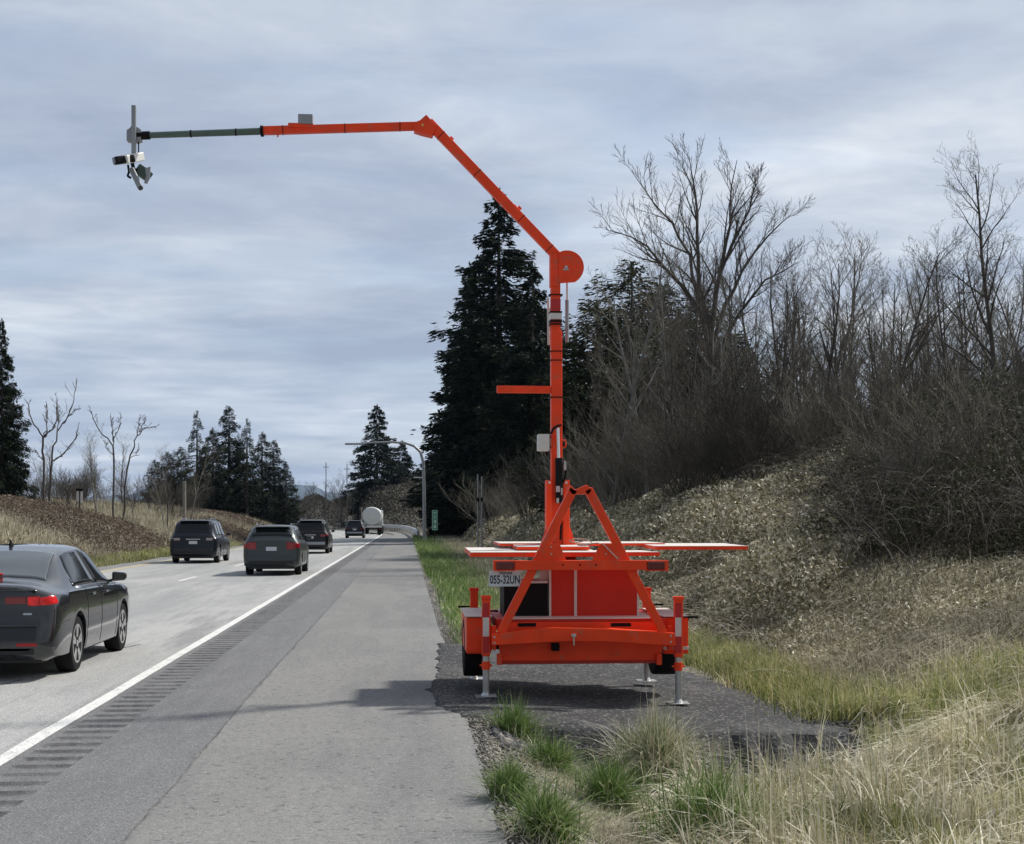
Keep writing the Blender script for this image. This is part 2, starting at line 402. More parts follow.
# pad under the trailer (dark broken asphalt), real thickness, ragged front edge
M_pad = ground_mat('dark pad asphalt', [(0, 0, 0, (0.045, 0.046, 0.049), 1), (1.3, .46, .66, (0.085, 0.085, 0.085), 0.6), (7, .5, .7, (0.04, 0.041, 0.044), 1)],
                   bump=1.0, bscale=35, speck=[(70, .6, .95, (0.03, 0.03, 0.032), 0.7), (45, .84, .96, (0.28, 0.27, 0.26), 0.7)])
def padz(x, y): return 0.012 - 0.052 * max(0, x - .6) * (1 if x < 2.6 else 1)
def pad():
    rr = random.Random(3)
    out = [(0.42, 18.6), (0.34, 15.5), (0.22, 13.5), (0.28, 12.3), (0.5, 11.55), (1.2, 11.2), (1.9, 11.05), (2.6, 11.2), (3.2, 11.3), (3.85, 11.55), (4.0, 12.3), (3.85, 13.3), (3.6, 14.4), (3.45, 15.8), (3.0, 16.9), (2.2, 17.6), (1.2, 18.4)]
    P = []
    for i in range(len(out)):
        a, b = out[i], out[(i + 1) % len(out)]; n = max(1, int(math.dist(a, b) / 0.12))
        for q in range(n):
            t = q / n; j_ = .045 if max(a[0], b[0]) > .6 else .018; P.append((a[0]*(1-t)+b[0]*t + rr.gauss(0, j_), a[1]*(1-t)+b[1]*t + rr.gauss(0, j_)))
    cxx, cyy = 1.9, 14.3; rings = [1.0, 0.985, 0.8, 0.5, 0.2]
    mb = MB(); vs = []; n = len(P)
    for ri, s in enumerate([1.10, 1.035] + rings):
        for (x, y) in P:
            s0 = s; s = s + (rr.gauss(0, .012) if ri < 2 else 0); X = cxx + (x - cxx) * s; Y = cyy + (y - cyy) * s
            z = padz(X, Y) + 0.004
            if ri == 0: z -= 0.34
            if ri == 1: z -= 0.16 + rr.random() * .03
            if ri == 2: z -= 0.012 + rr.random() * .02
            vs.append((X, Y, z)); s = s0
    fs = []
    R = 7
    for r in range(R - 1):
        for i in range(n): k = (i + 1) % n; fs.append((r*n+i, r*n+k, (r+1)*n+k, (r+1)*n+i))
    vs.append((cxx, cyy, padz(cxx, cyy) + .004)); c = R * n
    for i in range(n): fs.append(((R-1)*n+i, (R-1)*n+(i+1) % n, c))
    mb.add(vs, fs); o = mb.build('gravel_pad', M_pad, smooth=40); tag(o, kind='structure')
pad()

# ---------------------------------------------------------------- plants
def blades(P, h, wdt, lean, rs, droop=0.5, segs=3, az=None, azs=3.14, hv=0.35):
    """P (n,3) roots -> verts, faces of arching blades"""
    n = len(P); a = (rs.rand(n) * 2 * np.pi) if az is None else az + rs.randn(n) * azs
    hh = h * (1 + hv * rs.randn(n)).clip(.3, 2); ln = lean * np.abs(rs.randn(n) * .6 + .7)
    dx, dy = np.cos(a), np.sin(a)
    sa = rs.rand(n) * np.pi * 2; sx, sy = np.cos(sa), np.sin(sa)
    V = np.zeros((n, 2 * segs + 1, 3)); 
    for s in range(segs + 1):
        t = s / segs; hor = hh * ln * t ** 1.6; ver = hh * (t - droop * ln * t ** 2.6 * .55)
        c = P + np.stack([dx * hor, dy * hor, ver], -1)
        ww = wdt * (1 - t ** 1.5) * .5 * (0.7 + .6 * ((a * 7.3) % 1))
        if s < segs:
            V[:, 2*s] = c + np.stack([sx*ww, sy*ww, 0*ww], -1); V[:, 2*s+1] = c - np.stack([sx*ww, sy*ww, 0*ww], -1)
        else: V[:, 2*s] = c
    k = 2 * segs + 1; b = np.arange(n)[:, None] * k
    q = np.concatenate([b + np.array([[2*s, 2*s+1, 2*s+3, 2*s+2]]) for s in range(segs - 1)])
    t3 = b + np.array([[2*segs-2, 2*segs-1, 2*segs]])
    return V.reshape(-1, 3), q, t3
def blade_obj(name, P, m, rs, parent=None, org=None, **kw):
    v, q, t = blades(P, rs=rs, **kw)
    if org is not None: v = v - np.array(org)
    return np_mesh(name, v, [q, t], m, parent)
def onground(x, y): return np.stack([x, y, ground(x, y) - 0.01], -1)

G_straw = leafmat('straw grass', [(0, (0.26, 0.23, 0.15)), (.2, (0.46, 0.41, 0.28)), (.5, (0.86, 0.81, 0.68)), (.85, (0.70, 0.65, 0.48)), (1, (0.28, 0.31, 0.14))], trans=.15)
G_green = leafmat('green grass', [(0, (0.07, 0.14, 0.03)), (.45, (0.13, 0.23, 0.055)), (.8, (0.26, 0.35, 0.12)), (1, (0.60, 0.57, 0.38))], trans=.3)
G_mix = leafmat('yellow green grass', [(0, (0.10, 0.15, 0.03)), (.35, (0.22, 0.27, 0.07)), (.65, (0.42, 0.40, 0.18)), (1, (0.66, 0.60, 0.38))], trans=.3)
G_dead = leafmat('dead flattened grass', [(0, (0.15, 0.13, 0.09)), (.4, (0.44, 0.40, 0.29)), (.8, (0.68, 0.63, 0.50)), (1, (0.19, 0.20, 0.09))], trans=.2)
G_leaf = leafmat('bramble leaves', [(0, (0.10, 0.10, 0.04)), (.25, (0.24, 0.22, 0.13)), (.6, (0.40, 0.355, 0.25)), (.82, (0.60, 0.55, 0.42)), (1, (0.88, 0.83, 0.70))], trans=.15, rough=.55)  # palest stop paints dappled highlights and glints into the leaf colour
G_leafg = leafmat('evergreen bramble leaves', [(0, (0.03, 0.035, 0.018)), (.6, (0.075, 0.08, 0.042)), (.9, (0.14, 0.135, 0.085)), (1, (0.24, 0.22, 0.16))], trans=.1, rough=.75)
G_rust = leafmat('rusty bracken leaves', [(0, (0.08, 0.06, 0.048)), (.5, (0.16, 0.12, 0.09)), (.85, (0.24, 0.195, 0.145)), (1, (0.33, 0.29, 0.22))], trans=.15)
G_caned = leafmat('dark canes', [(0, (0.04, 0.033, 0.028)), (.7, (0.08, 0.066, 0.055)), (1, (0.17, 0.15, 0.125))], trans=0)
G_cane = leafmat('dry canes', [(0, (0.14, 0.11, 0.075)), (.6, (0.31, 0.27, 0.20)), (1, (0.56, 0.51, 0.41))], trans=0)
rs = np.random.RandomState(11)
# tall straw grass in the ditch, foreground right: clumped
def clumped(n, nc, x0, x1, y0, y1, sp, rs, power=1.0):
    cxs = rs.uniform(x0, x1, nc); cys = y0 + (y1 - y0) * rs.rand(nc) ** power
    i = rs.randint(0, nc, n); return cxs[i] + rs.randn(n) * sp, cys[i] + rs.randn(n) * sp, i
def keep(x, y, f):
    k = f(x, y); return x[k], y[k]
def tallmask(x, y):
    edge = 1.62 + np.clip((y - 8.0), 0, 3) * .22 - np.clip(7.6 - y, 0, 2) * .25
    return (x > edge) & (y < 10.25 + 1.1 * ss(x, 3.6, 4.6) - .2 * np.sin(x * 3)) & (y > 5.2)
x, y, i = clumped(50000, 260, 1.3, 6.2, 5.4, 11.0, .095, rs)
kk = tallmask(x, y); x, y, i = x[kk], y[kk], i[kk]
ch = rs.uniform(.65, 1.45, 900); ca = rs.normal(3.6, 1.1, 900)
tag(blade_obj('tall_grass', onground(x, y), G_straw, rs, h=.37 * ch[i], wdt=.0135, lean=1.6, droop=1.4, segs=5, az=ca[i], azs=.7), kind='stuff')
x, y, i = clumped(24000, 90, 1.5, 6.2, 5.4, 10.2, .16, rs)
x, y = keep(x, y, tallmask)
tag(blade_obj('green_undergrowth', onground(x, y), G_mix, rs, h=.30, wdt=.009, lean=.8, droop=.8, segs=4), kind='stuff')
# yellow-green grass on the near slope right
x, y, i = clumped(20000, 110, 3.7, 9, 10.6, 13.2, .2, rs)
x, y = keep(x, y, lambda a, b: (a > 3.95) | (b < 11.0))
tag(blade_obj('slope_grass', onground(x, y), G_mix, rs, h=.22, wdt=.010, lean=.8, droop=.7, segs=3), kind='stuff')
# flattened dead grass on the slope
x = rs.uniform(4.2, 12, 90000); y = rs.uniform(12, 30, 90000)
tag(blade_obj('dead_grass', onground(x, y), G_dead, rs, h=.26, wdt=.014, lean=1.5, droop=1.1, segs=3, az=math.radians(215), azs=.7), kind='stuff')
# green strip at the pad's right and rear edge
x = np.concatenate([rs.normal(4.1, .22, 11000), rs.uniform(2.6, 4.4, 7000), rs.uniform(0.9, 4.2, 9000)]); y = np.concatenate([rs.uniform(12.0, 17.4, 11000), rs.uniform(16.9, 19.5, 7000), rs.uniform(18.4, 26, 9000)])
tag(blade_obj('pad_edge_grass', onground(x, y), G_mix, rs, h=.20, wdt=.011, lean=.7, droop=.5, segs=3), kind='stuff')
# low verge grass along the shoulder towards the distance
n = 70000; y = 18.6 + 105 * rs.rand(n) ** 1.6; x = .6 + .5 * (y < 40) * rs.rand(n) + cx(y) + 3.6 * rs.rand(n) ** 1.15
sc_ = 0.9 + y / 45
P = onground(x, y); sel = x - cx(y) < 2.4 + rs.randn(n) * .5
for nm, s_, mm_ in (('verge_grass', sel, G_green), ('dry_verge_grass', ~sel, G_dead)):
    tag(blade_obj(nm, P[s_], mm_, rs, h=.11 * sc_[s_], wdt=.011 * sc_[s_], lean=.8, droop=.5, segs=2), kind='stuff')
# sparse short turf between the tufts near the shoulder
n = 60000; x = .62 + 2.0 * rs.rand(n) ** .8; y = rs.uniform(5.2, 11.3, n)
kk = (np.sin(x * 5.1 + 1) + np.sin(y * 3.7 + x * 2) + rs.randn(n) * .5) > .1; x, y = x[kk], y[kk]
tag(blade_obj('short_turf', onground(x, y), G_dead, rs, h=.07, wdt=.006, lean=1.4, droop=.6, segs=2), kind='stuff')

# separate green tufts in the foreground
def px_ground(u, v):
    """ground point seen at pixel"""
    z = 0.0
    for _ in range(12):
        d = F * (H - z) / (v - V0); a = (u - 512) / F
        X = a*d*math.cos(TH) + d*math.sin(TH); Y = -a*d*math.sin(TH) + d*math.cos(TH); z = float(ground(X, Y))
    return X, Y, z
tufts = [(516, 738, .24, .17, 'low green grass tuft at the back edge of the gravel, nearest the trailer'),
         (553, 772, .23, .16, 'green grass tuft between the low front tuft and the tall straw clump'),
         (511, 800, .20, .13, 'small round green grass tuft hugging the pavement edge'),
         (610, 808, .30, .17, 'largest bright green grass tuft on bare soil, with spiky pale tips'),
         (549, 842, .26, .16, 'pale green grass tuft cut by the bottom edge of the picture')]
for u, v, h, sp, lab in tufts:
    X, Y, z = px_ground(u, v); t = thing('grass_tuft', lab, 'grass tuft', (X, Y, z), 'green grass tufts beside the shoulder')
    n = 1100; r = np.abs(rs.randn(n)) * sp * .5; an = rs.rand(n) * 6.28
    x = X + r * np.cos(an); y = Y + r * np.sin(an) * .8
    o = blade_obj('blades', onground(x, y), G_green, rs, parent=t, org=(X, Y, z), h=h * 1.05, wdt=.0085, lean=.9, droop=.7, segs=4)
    n = 160; x = X + rs.randn(n) * sp * .7; y = Y + rs.randn(n) * sp * .6
    blade_obj('dry_blades', onground(x, y), G_straw, rs, parent=t, org=(X, Y, z), h=h * .7, wdt=.006, lean=1.2, droop=.9, segs=4)
X, Y, z = px_ground(655, 782)
t = thing('grass_clump', 'tall domed clump of arching straw grass, dark green inside, beside the broken pad edge', 'grass clump', (X, Y, z))
for nm, n, mm_, h, ln in (('dry_blades', 1900, G_straw, .50, .85), ('green_blades', 1600, G_green, .42, .5)):
    r = np.abs(rs.randn(n)) * .14; an = rs.rand(n) * 6.28; x = X + r * np.cos(an); y = Y + r * np.sin(an)
    blade_obj(nm, onground(x, y), mm_, rs, parent=t, org=(X, Y, z), h=h, wdt=.008, lean=ln, droop=1.0, segs=5)
# bright green clump bottom centre right
X, Y, z = px_ground(715, 850)
t = thing('grass_clump', 'bright green grass clump with long blades at the bottom edge, in front of the straw', 'grass clump', (X, Y, z))
n = 1500; r = np.abs(rs.randn(n)) * .2; an = rs.rand(n) * 6.28
blade_obj('blades', onground(X + r * np.cos(an), Y + r * np.sin(an)), G_green, rs, parent=t, org=(X, Y, z), h=.46, wdt=.010, lean=.8, droop=.9, segs=5)

# leaf litter / brambles
def leaves(P, size, rs, flat=.5):
    n = len(P); a = rs.rand(n) * 6.28; nrm = rs.randn(n, 3) * np.array([1, 1, flat]) + np.array([0, 0, .5]); nrm /= np.linalg.norm(nrm, axis=1)[:, None]
    t = np.cross(nrm, rs.randn(n, 3)); t /= np.linalg.norm(t, axis=1)[:, None]; b = np.cross(nrm, t)
    s = (size * (0.5 + rs.rand(n)))[:, None] if np.ndim(size) == 0 else (size * (0.5 + rs.rand(n)))[:, None]
    V = np.stack([P - t*s, P - b*s*.42 + nrm*s*.1, P + t*s, P + b*s*.42 + nrm*s*.1], 1).reshape(-1, 3)
    return V, np.arange(4 * n).reshape(-1, 4)
def canes(P, ln, r, rs, seg=6, up=.9):
    """arching three-sided canes starting at P"""
    n = len(P); an = rs.rand(n) * 6.28; L = ln * (.5 + rs.rand(n)); V = np.zeros((n, seg + 1, 3, 3))
    d = np.stack([np.cos(an), np.sin(an), np.zeros(n)], -1); side = np.stack([-np.sin(an), np.cos(an), np.zeros(n)], -1)
    el = up * (.4 + .6 * rs.rand(n)); bend = rs.randn(n) * .25
    for s in range(seg + 1):
        t = s / seg; c = P + d * (L * t * .75)[:, None] + side * (bend * L * t * t)[:, None]; c[:, 2] += L * (el * t - .8 * el * t * t)
        rr = r * (1 - .7 * t) * np.ones(n) if np.ndim(r) == 0 else r * (1 - .7 * t)
        for q, (ca, sa) in enumerate(((1, 0), (-.5, .87), (-.5, -.87))):
            V[:, s, q] = c + side * (rr * ca)[:, None]; V[:, s, q, 2] += rr * sa
    k = (seg + 1) * 3; b = np.arange(n)[:, None] * k; Fs = []
    for s in range(seg):
        for q in range(3): Fs.append(b + np.array([[s*3+q, s*3+(q+1) % 3, (s+1)*3+(q+1) % 3, (s+1)*3+q]]))
    return V.reshape(-1, 3), np.concatenate(Fs)
def bank_points(n, y0, y1, t0, t1, pw=1.5):
    y = y0 + (y1 - y0) * rs.rand(n) ** pw; t = rs.uniform(t0, t1, n); x = t + cx(y); return x, y
# right bank
n = 340000; x, y = bank_points(n, 16.5, 110, 4.0, 11.5, 1.7); kk = y > 16.5 + np.clip(x - 4.5, 0, 4) * 1.3; x, y = x[kk], y[kk]; n = len(x)
mound = .35 + .55 * ((np.sin(x * 1.3 + y * .7) + np.sin(y * 1.1 - x * .9 + 2) + np.sin(x * 2.9 + y * 2.3)) / 3 + .5).clip(0, 1)
ft = ss(x - cx(y), 4.0, 5.4); z = ground(x, y) + rs.rand(n) ** .6 * mound * ft
P = np.stack([x, y, z], -1); v, f = leaves(P, .017 + .0010 * y, rs)
tag(np_mesh('bramble_leaves', v, [f], G_leaf), kind='stuff')
n = 15000; x, y = bank_points(n, 16.5, 80, 4.4, 11, 1.7); kk = y > 17 + np.clip(x - 4.5, 0, 4) * 2.2; x, y = x[kk], y[kk]; P = np.stack([x, y, ground(x, y) + .1], -1)
v, f = canes(P, .8, .004 + .00018 * y, rs); tag(np_mesh('bramble_canes', v, [f], G_cane), kind='stuff')
n = 260; x = rs.uniform(4.2, 10, n); y = rs.uniform(11.5, 18, n); P = np.stack([x, y, ground(x, y)], -1)
v, f = canes(P, .8, .0045, rs, up=.7); tag(np_mesh('fallen_canes', v, [f], G_cane), kind='stuff')
# left bank
n = 260000; y = 34 + 110 * rs.rand(n) ** 1.4; t = -11.3 - 14 * rs.rand(n) ** 1.3; x = t + cx(y); z = ground(x, y) + rs.rand(n) * .5 * ss(-t, 11.4, 13)
warm = (np.sin(x * .35 + y * .11) + np.sin(y * .19 + 1.2) + rs.randn(n) * .35) > .1
P = np.stack([x, y, z], -1)
for nm, s_, mm_ in (('bracken', warm, G_rust),):
    v, f = leaves(P[s_], .018 + .0005 * y[s_], rs); tag(np_mesh(nm, v, [f], mm_), kind='stuff')
s_ = ~warm; tag(blade_obj('bank_grass', P[s_] - [0, 0, .3], G_dead, rs, h=.5, wdt=.035, lean=.8, droop=.7, segs=2), kind='stuff')
n = 14000; y = 33 + 60 * rs.rand(n); x = -11.25 - rs.rand(n) * .9; tag(blade_obj('road_edge_grass', onground(x, y), G_mix, rs, h=.25, wdt=.03, lean=.7, droop=.5, segs=2), kind='stuff')

# rubble along the broken edge of the pad
def pebbles(name, n, fx, fy, smin, smax, m):
    x = fx(n); y = fy(n); z = ground(x, y); s = smin + (smax - smin) * rs.rand(n) ** 2.5
    base = np.array([[1,0,0],[-1,0,0],[0,1,0],[0,-1,0],[0,0,.7],[0,0,-.7]], float)
    V = base[None] * s[:, None, None] * (0.6 + .8 * rs.rand(n, 6, 1)); a = rs.rand(n) * 6.28
    c, d = np.cos(a)[:, None], np.sin(a)[:, None]; V = np.stack([V[..., 0]*c - V[..., 1]*d, V[..., 0]*d + V[..., 1]*c, V[..., 2]], -1)
    V += np.stack([x, y, z + s * .2], -1)[:, None]
    tri = np.array([[0,2,4],[2,1,4],[1,3,4],[3,0,4],[2,0,5],[1,2,5],[3,1,5],[0,3,5]])
    f = (np.arange(n)[:, None, None] * 6 + tri[None]).reshape(-1, 3)
    tag(np_mesh(name, V.reshape(-1, 3), [f], m), kind='stuff')
G_rock = leafmat('broken asphalt chunks', [(0, (0.035, 0.035, 0.037)), (.6, (0.075, 0.075, 0.078)), (.9, (0.14, 0.138, 0.13)), (1, (0.30, 0.28, 0.25))], trans=0)
G_grav = leafmat('loose gravel', [(0, (0.07, 0.065, 0.06)), (.5, (0.17, 0.16, 0.145)), (1, (0.36, 0.34, 0.31))], trans=0)
pebbles('asphalt_rubble', 11000, lambda n: rs.uniform(.7, 4.05, n), lambda n: rs.normal(10.8, .33, n), .008, .05, G_rock)
pebbles('pad_edge_rubble', 5000, lambda n: np.where(np.arange(n) % 2, rs.normal(3.85, .2, n), rs.uniform(.5, 3.4, n)), lambda n: np.where(np.arange(n) % 2, rs.uniform(11.2, 15, n), rs.normal(17.6, .5, n)), .006, .035, G_rock)
pebbles('soil_stones', 5000, lambda n: rs.uniform(.6, 2.4, n), lambda n: rs.uniform(5.2, 11.0, n), .004, .022, G_grav)
pebbles('shoulder_gravel', 26000, lambda n: .44 + np.abs(rs.randn(n)) * .22, lambda n: rs.uniform(5, 40, n), .004, .018, G_grav)

# ---------------------------------------------------------------- trees
M_bark = mat('grey bark', (0.075, 0.067, 0.060), .9, var=.35, vscale=3, bump=.5, bscale=12)
M_barkl = mat('pale alder bark', (0.17, 0.16, 0.145), .9, var=.3, vscale=2.5, bump=.4, bscale=12)
M_barkd = mat('dark bark', (0.05, 0.043, 0.036), .9, var=.3, vscale=3)
M_twigl = mat('pale olive twigs', (0.15, 0.135, 0.10), .9, var=.25)
M_twig = mat('brown twigs', (0.070, 0.060, 0.046), .9, var=.2)
def tubes_mesh(lines, n=4):
    V = []; Fq = []; c = 0
    for pts, rad in lines:
        pts = np.asarray(pts); k = len(pts); d = np.gradient(pts, axis=0); d /= (np.linalg.norm(d, axis=1)[:, None] + 1e-9)
        up = np.array([0.31, 0.77, 0.12]); a = np.cross(d, up); a /= (np.linalg.norm(a, axis=1)[:, None] + 1e-9); b = np.cross(d, a)
        an = np.arange(n) * 2 * np.pi / n
        ring = pts[:, None] + (a[:, None] * np.cos(an)[None, :, None] + b[:, None] * np.sin(an)[None, :, None]) * np.asarray(rad)[:, None, None]
        V.append(ring.reshape(-1, 3)); i = np.arange(k - 1)[:, None] * n + np.arange(n)[None]; j = np.arange(k - 1)[:, None] * n + (np.arange(n)[None] + 1) % n
        Fq.append((np.stack([i, j, j + n, i + n], -1).reshape(-1, 4)) + c); c += k * n
    return np.concatenate(V), np.concatenate(Fq)
def grow(rd, h, r0, lean=0.1, lf=(.38, .62), wan=.10, fork_at=0, skel=None, fork=3, levels=4, spread=.55, first=.25, rmin=.009, nb=(9, 7, 5), multi=1, droop=0.0, upb=.35):
    """bare tree -> (limb lines, twig lines)"""
    limbs, twigs = [], []
    def branch(p, d, L, r, lv):
        k = 7 if lv == 0 else (5 if lv == 1 else 4)
        pts = [np.array(p)]; d = np.array(d, float); rad = [r]
        for s in range(1, k + 1):
            ww = wan if lv == 0 else .10; d = d + np.array([rd.gauss(0, ww), rd.gauss(0, ww), rd.gauss(0, .05) + upb * .12 * (lv > 0) - droop * .1]); d /= np.linalg.norm(d)
            pts.append(pts[-1] + d * L / k); rad.append(max(rmin * .6, r * (1 - (.80 if lv == 0 else .85) * s / k)))
        (limbs if lv < 2 else twigs).append((pts, rad))
        spawn(pts, rad, k, L, lv)
    def spawn(pts, rad, k, L, lv):
        if lv >= levels: return
        cnt = nb[min(lv, len(nb) - 1)]
        for c in range(cnt):
            t = (first + (1 - first) * (c + rd.random()) / cnt) if lv == 0 else (.15 + .85 * (c + rd.random()) / cnt)
            fi = t * k; i0 = min(k - 1, int(fi)); fr = fi - i0
            q = pts[i0] * (1 - fr) + pts[i0 + 1] * fr; rr = rad[i0] * (1 - fr) + rad[i0 + 1] * fr
            ax = (pts[i0 + 1] - pts[i0]); ax /= np.linalg.norm(ax)
            o = np.cross(ax, [rd.gauss(0, 1), rd.gauss(0, 1), rd.gauss(0, 1)]); o /= (np.linalg.norm(o) + 1e-6)
            sp = spread * rd.uniform(.7, 1.3); nd = ax * math.cos(sp) + o * math.sin(sp); nd[2] += upb * rd.uniform(.3, 1); nd /= np.linalg.norm(nd)
            LL = L * (1 - t * .55) * rd.uniform(*lf) if lv == 0 else L * (1 - t * .5) * rd.uniform(.4, .7)
            branch(q, nd, LL, max(rmin, rr * rd.uniform(.5, .7)), lv + 1)
    if skel:
        for pts, rad, fst in skel:
            pts = [np.array(p_, float) for p_ in pts]; P2 = [pts[0]]; R2 = [rad[0]]
            for a_ in range(1, len(pts)):
                for q in (.5, 1): P2.append(pts[a_-1]*(1-q)+pts[a_]*q + (np.array([rd.gauss(0, .06), rd.gauss(0, .1), rd.gauss(0, .06)]) if q < 1 else 0)); R2.append(rad[a_-1]*(1-q)+rad[a_]*q)
            limbs.append((P2, R2))
            if fst: spawn(P2, R2, len(P2) - 1, sum(np.linalg.norm(P2[i_+1] - P2[i_]) for i_ in range(len(P2)-1)), 0)
        return limbs, twigs
    if fork_at:
        t0 = [np.array([0., 0, 0])]; hh = h * fork_at
        for s_ in range(1, 5): t0.append(np.array([rd.gauss(0, .06), rd.gauss(0, .06), hh * s_ / 4]))
        limbs.append((t0, [r0 * (1 - .07 * s_) for s_ in range(5)]))
        nl = 6
        for c in range(nl):
            a = 2 * math.pi * c / nl + rd.uniform(-.3, .3); tilt = rd.choice([.35, .6, .8, .95]) if c else .08
            q = t0[2 + c % 3]; dd = (math.sin(tilt) * math.cos(a), math.sin(tilt) * math.sin(a), math.cos(tilt))
            branch(q, dd, (h - q[2]) * (1.05 - .30 * tilt), r0 * (.62 - .2 * tilt), 0)
        return limbs, twigs
    for mI in range(multi):
        a = rd.uniform(0, 6.28); ll = lean * (1 if multi == 1 else rd.uniform(.6, 1.6))
        branch((rd.uniform(-.2, .2) * (multi > 1), rd.uniform(-.2, .2) * (multi > 1), 0), (ll * math.cos(a), ll * math.sin(a), 1), h * rd.uniform(.85, 1) , r0 * (1 if multi == 1 else rd.uniform(.6, 1)), 0)
    return limbs, twigs
def bare_proto(seed, h, r0, bark, **kw):
    rd = random.Random(seed); li, tw = grow(rd, h, r0, **kw)
    v1, f1 = tubes_mesh(li, 6); v2, f2 = tubes_mesh(tw, 3)
    t = bpy.data.objects.new('bare_tree', None)
    return t, (v1, f1), (v2, f2), bark
def place_proto(pr, name, label, cat, loc, s=1.0, rz=0.0, group=None, meshes={}):
    t = thing(name, label, cat, loc, group); t.rotation_euler = (0, 0, rz); t.scale = (s, s, s)
    key = id(pr[0])
    if key not in meshes:
        a = np_mesh('trunk', pr[1][0], [pr[1][1]], pr[3], t, smooth=True); b = np_mesh('crown', pr[2][0], [pr[2][1]], M_twigl if pr[3] is M_barkl else M_twig, t)
        meshes[key] = (a, b)
    else:
        for src in meshes[key]:
            c = src.copy(); c.parent = t; link(c)
    return t
def gz(x, y): return float(ground(x, y)) - .05
def tree_at(u, y, dx=0):
    """x on the plane Y=y under pixel column u"""
    x = Q(u, 500, y)[0]; return (x, y, gz(x, y))
#T_big = bare_proto(21, 14.5, .20, M_bark, lean=.03, levels=4, first=.30, nb=(10, 7, 6, 3), spread=.62, rmin=.0085, upb=.22, lf=(.30, .5), wan=.09, fork_at=.30)
T_mid = [bare_proto(s, 11, .12, M_bark, lean=.04, levels=4, first=.28, nb=(15, 6, 4, 2), spread=.72, rmin=.007, upb=.25, lf=(.28, .5), wan=.05) for s in (31, 32, 33)]
T_pale = [bare_proto(s, 11, .11, M_barkl, lean=.08, levels=4, first=.35, nb=(12, 6, 4, 2), spread=.62, rmin=.007, upb=.3, lf=(.3, .5), wan=.07) for s in (41, 42)]
T_near = bare_proto(51, 11, .13, M_bark, lean=.01, levels=4, first=.22, nb=(18, 8, 4, 3), spread=.80, rmin=.0055, upb=.25, lf=(.3, .5), wan=.03)
T_shrub = [bare_proto(s, 3.0, .022, M_cn, lean=.5, levels=2, first=.15, nb=(9, 6, 3), spread=.6, rmin=.0065, multi=14, upb=.3) for s, M_cn in ((61, M_bark), (62, M_bark), (63, M_barkl))]
G_R = 'bare trees along the top of the right bank'
def bt(pr, u, y, htop, hp, label, rz=0, name='bare_tree', group=G_R):
    """htop = pixel row of the top; hp = proto height"""
    loc = tree_at(u, y); top = Q(u, htop, y)[2]; hp = max(pr[1][0][:, 2].max(), pr[2][0][:, 2].max()); s = (top - loc[2]) / hp
    return place_proto(pr, name, label, 'tree', loc, s, rz, group)
def fan_tree():
    y = 52; b = tree_at(704, y); rdm = random.Random(3)
    def K(uv, yy, rads): return ([np.array(Q(u, v, y + d)) - np.array(b) for (u, v), d in zip(uv, yy)], rads, True)
    sk = [([np.array([0, 0, -.2])] + [np.array(Q(u, v, y)) - np.array(b) for u, v in ((706, 400), (710, 340))], [.20, .17, .15], False),
          K([(710, 345), (699, 287), (697, 234), (695, 192), (689, 156)], (0, .2, .5, .7, .9), [.12, .09, .065, .04, .012]),
          K([(710, 350), (717, 287), (726, 242), (730, 209), (737, 160)], (0, -.3, -.6, -.5, -.2), [.12, .09, .065, .04, .012]),
          K([(709, 360), (699, 308), (664, 267), (647, 246), (610, 230)], (0, -.5, -1.2, -1.5, -1.8), [.11, .085, .06, .035, .012]),
          K([(699, 300), (690, 255), (672, 222), (655, 205), (632, 172)], (0, .6, 1.3, 1.7, 2.0), [.08, .06, .045, .03, .010]),
          K([(711, 350), (725, 305), (742, 271), (768, 236), (792, 214)], (0, .6, 1.2, 1.6, 2.2), [.10, .08, .055, .035, .012]),
          K([(711, 365), (738, 315), (765, 280), (798, 262)], (0, -1, -1.8, -2.4), [.09, .06, .035, .012]),
          K([(726, 260), (742, 225), (752, 195), (756, 178)], (-.4, -1, -1.3, -1.6), [.06, .045, .03, .010]),
          K([(708, 372), (690, 345), (668, 322), (640, 312)], (0, 1, 1.8, 2.3), [.07, .05, .03, .012])]
    li, tw = grow(rdm, 14, .2, levels=3, first=.15, nb=(13, 7, 4), spread=.60, rmin=.0085, upb=.28, lf=(.26, .44), skel=sk)
    v1, f1 = tubes_mesh(li, 6); v2, f2 = tubes_mesh(tw, 3)
    t = thing('bare_tree', 'tallest bare tree right of the mast, wide forked crown of fine twigs', 'tree', b, G_R)
    np_mesh('trunk', v1, [f1], M_bark, t, smooth=True); np_mesh('crown', v2, [f2], M_twig, t)
fan_tree()
bt(T_pale[0], 612, 46, 218, 10.6, 'pale slender bare tree close behind the mast disc, leaning left', rz=2.2)
bt(T_near, 1002, 26, 134, 10.6, 'tall near bare tree at the right edge with long crooked limbs', rz=1.0)
bt(T_mid[0], 822, 45, 226, 10.6, 'slim upright bare tree standing alone against the bright sky right of the widest one', rz=.3)
bt(T_mid[1], 752, 50, 250, 10.6, 'bare tree just right of the widest crown, thin dark stem', rz=1.7)
bt(T_mid[2], 888, 40, 215, 10.6, 'leaning bare tree with branches starting low, midway to the right edge', rz=3.0)
bt(T_mid[0], 945, 33, 225, 10.6, 'bare tree with dense twigs just left of the tall near one', rz=4.0)
bt(T_mid[1], 1045, 30, 165, 10.6, 'bare tree cut by the right edge of the picture', rz=5.0)
bt(T_pale[1], 655, 58, 240, 10.6, 'pale thin bare stem inside the dark evergreens', rz=.9)
LB = 'thin bare tree in the grey thicket behind the bramble bank'
rr = random.Random(8)
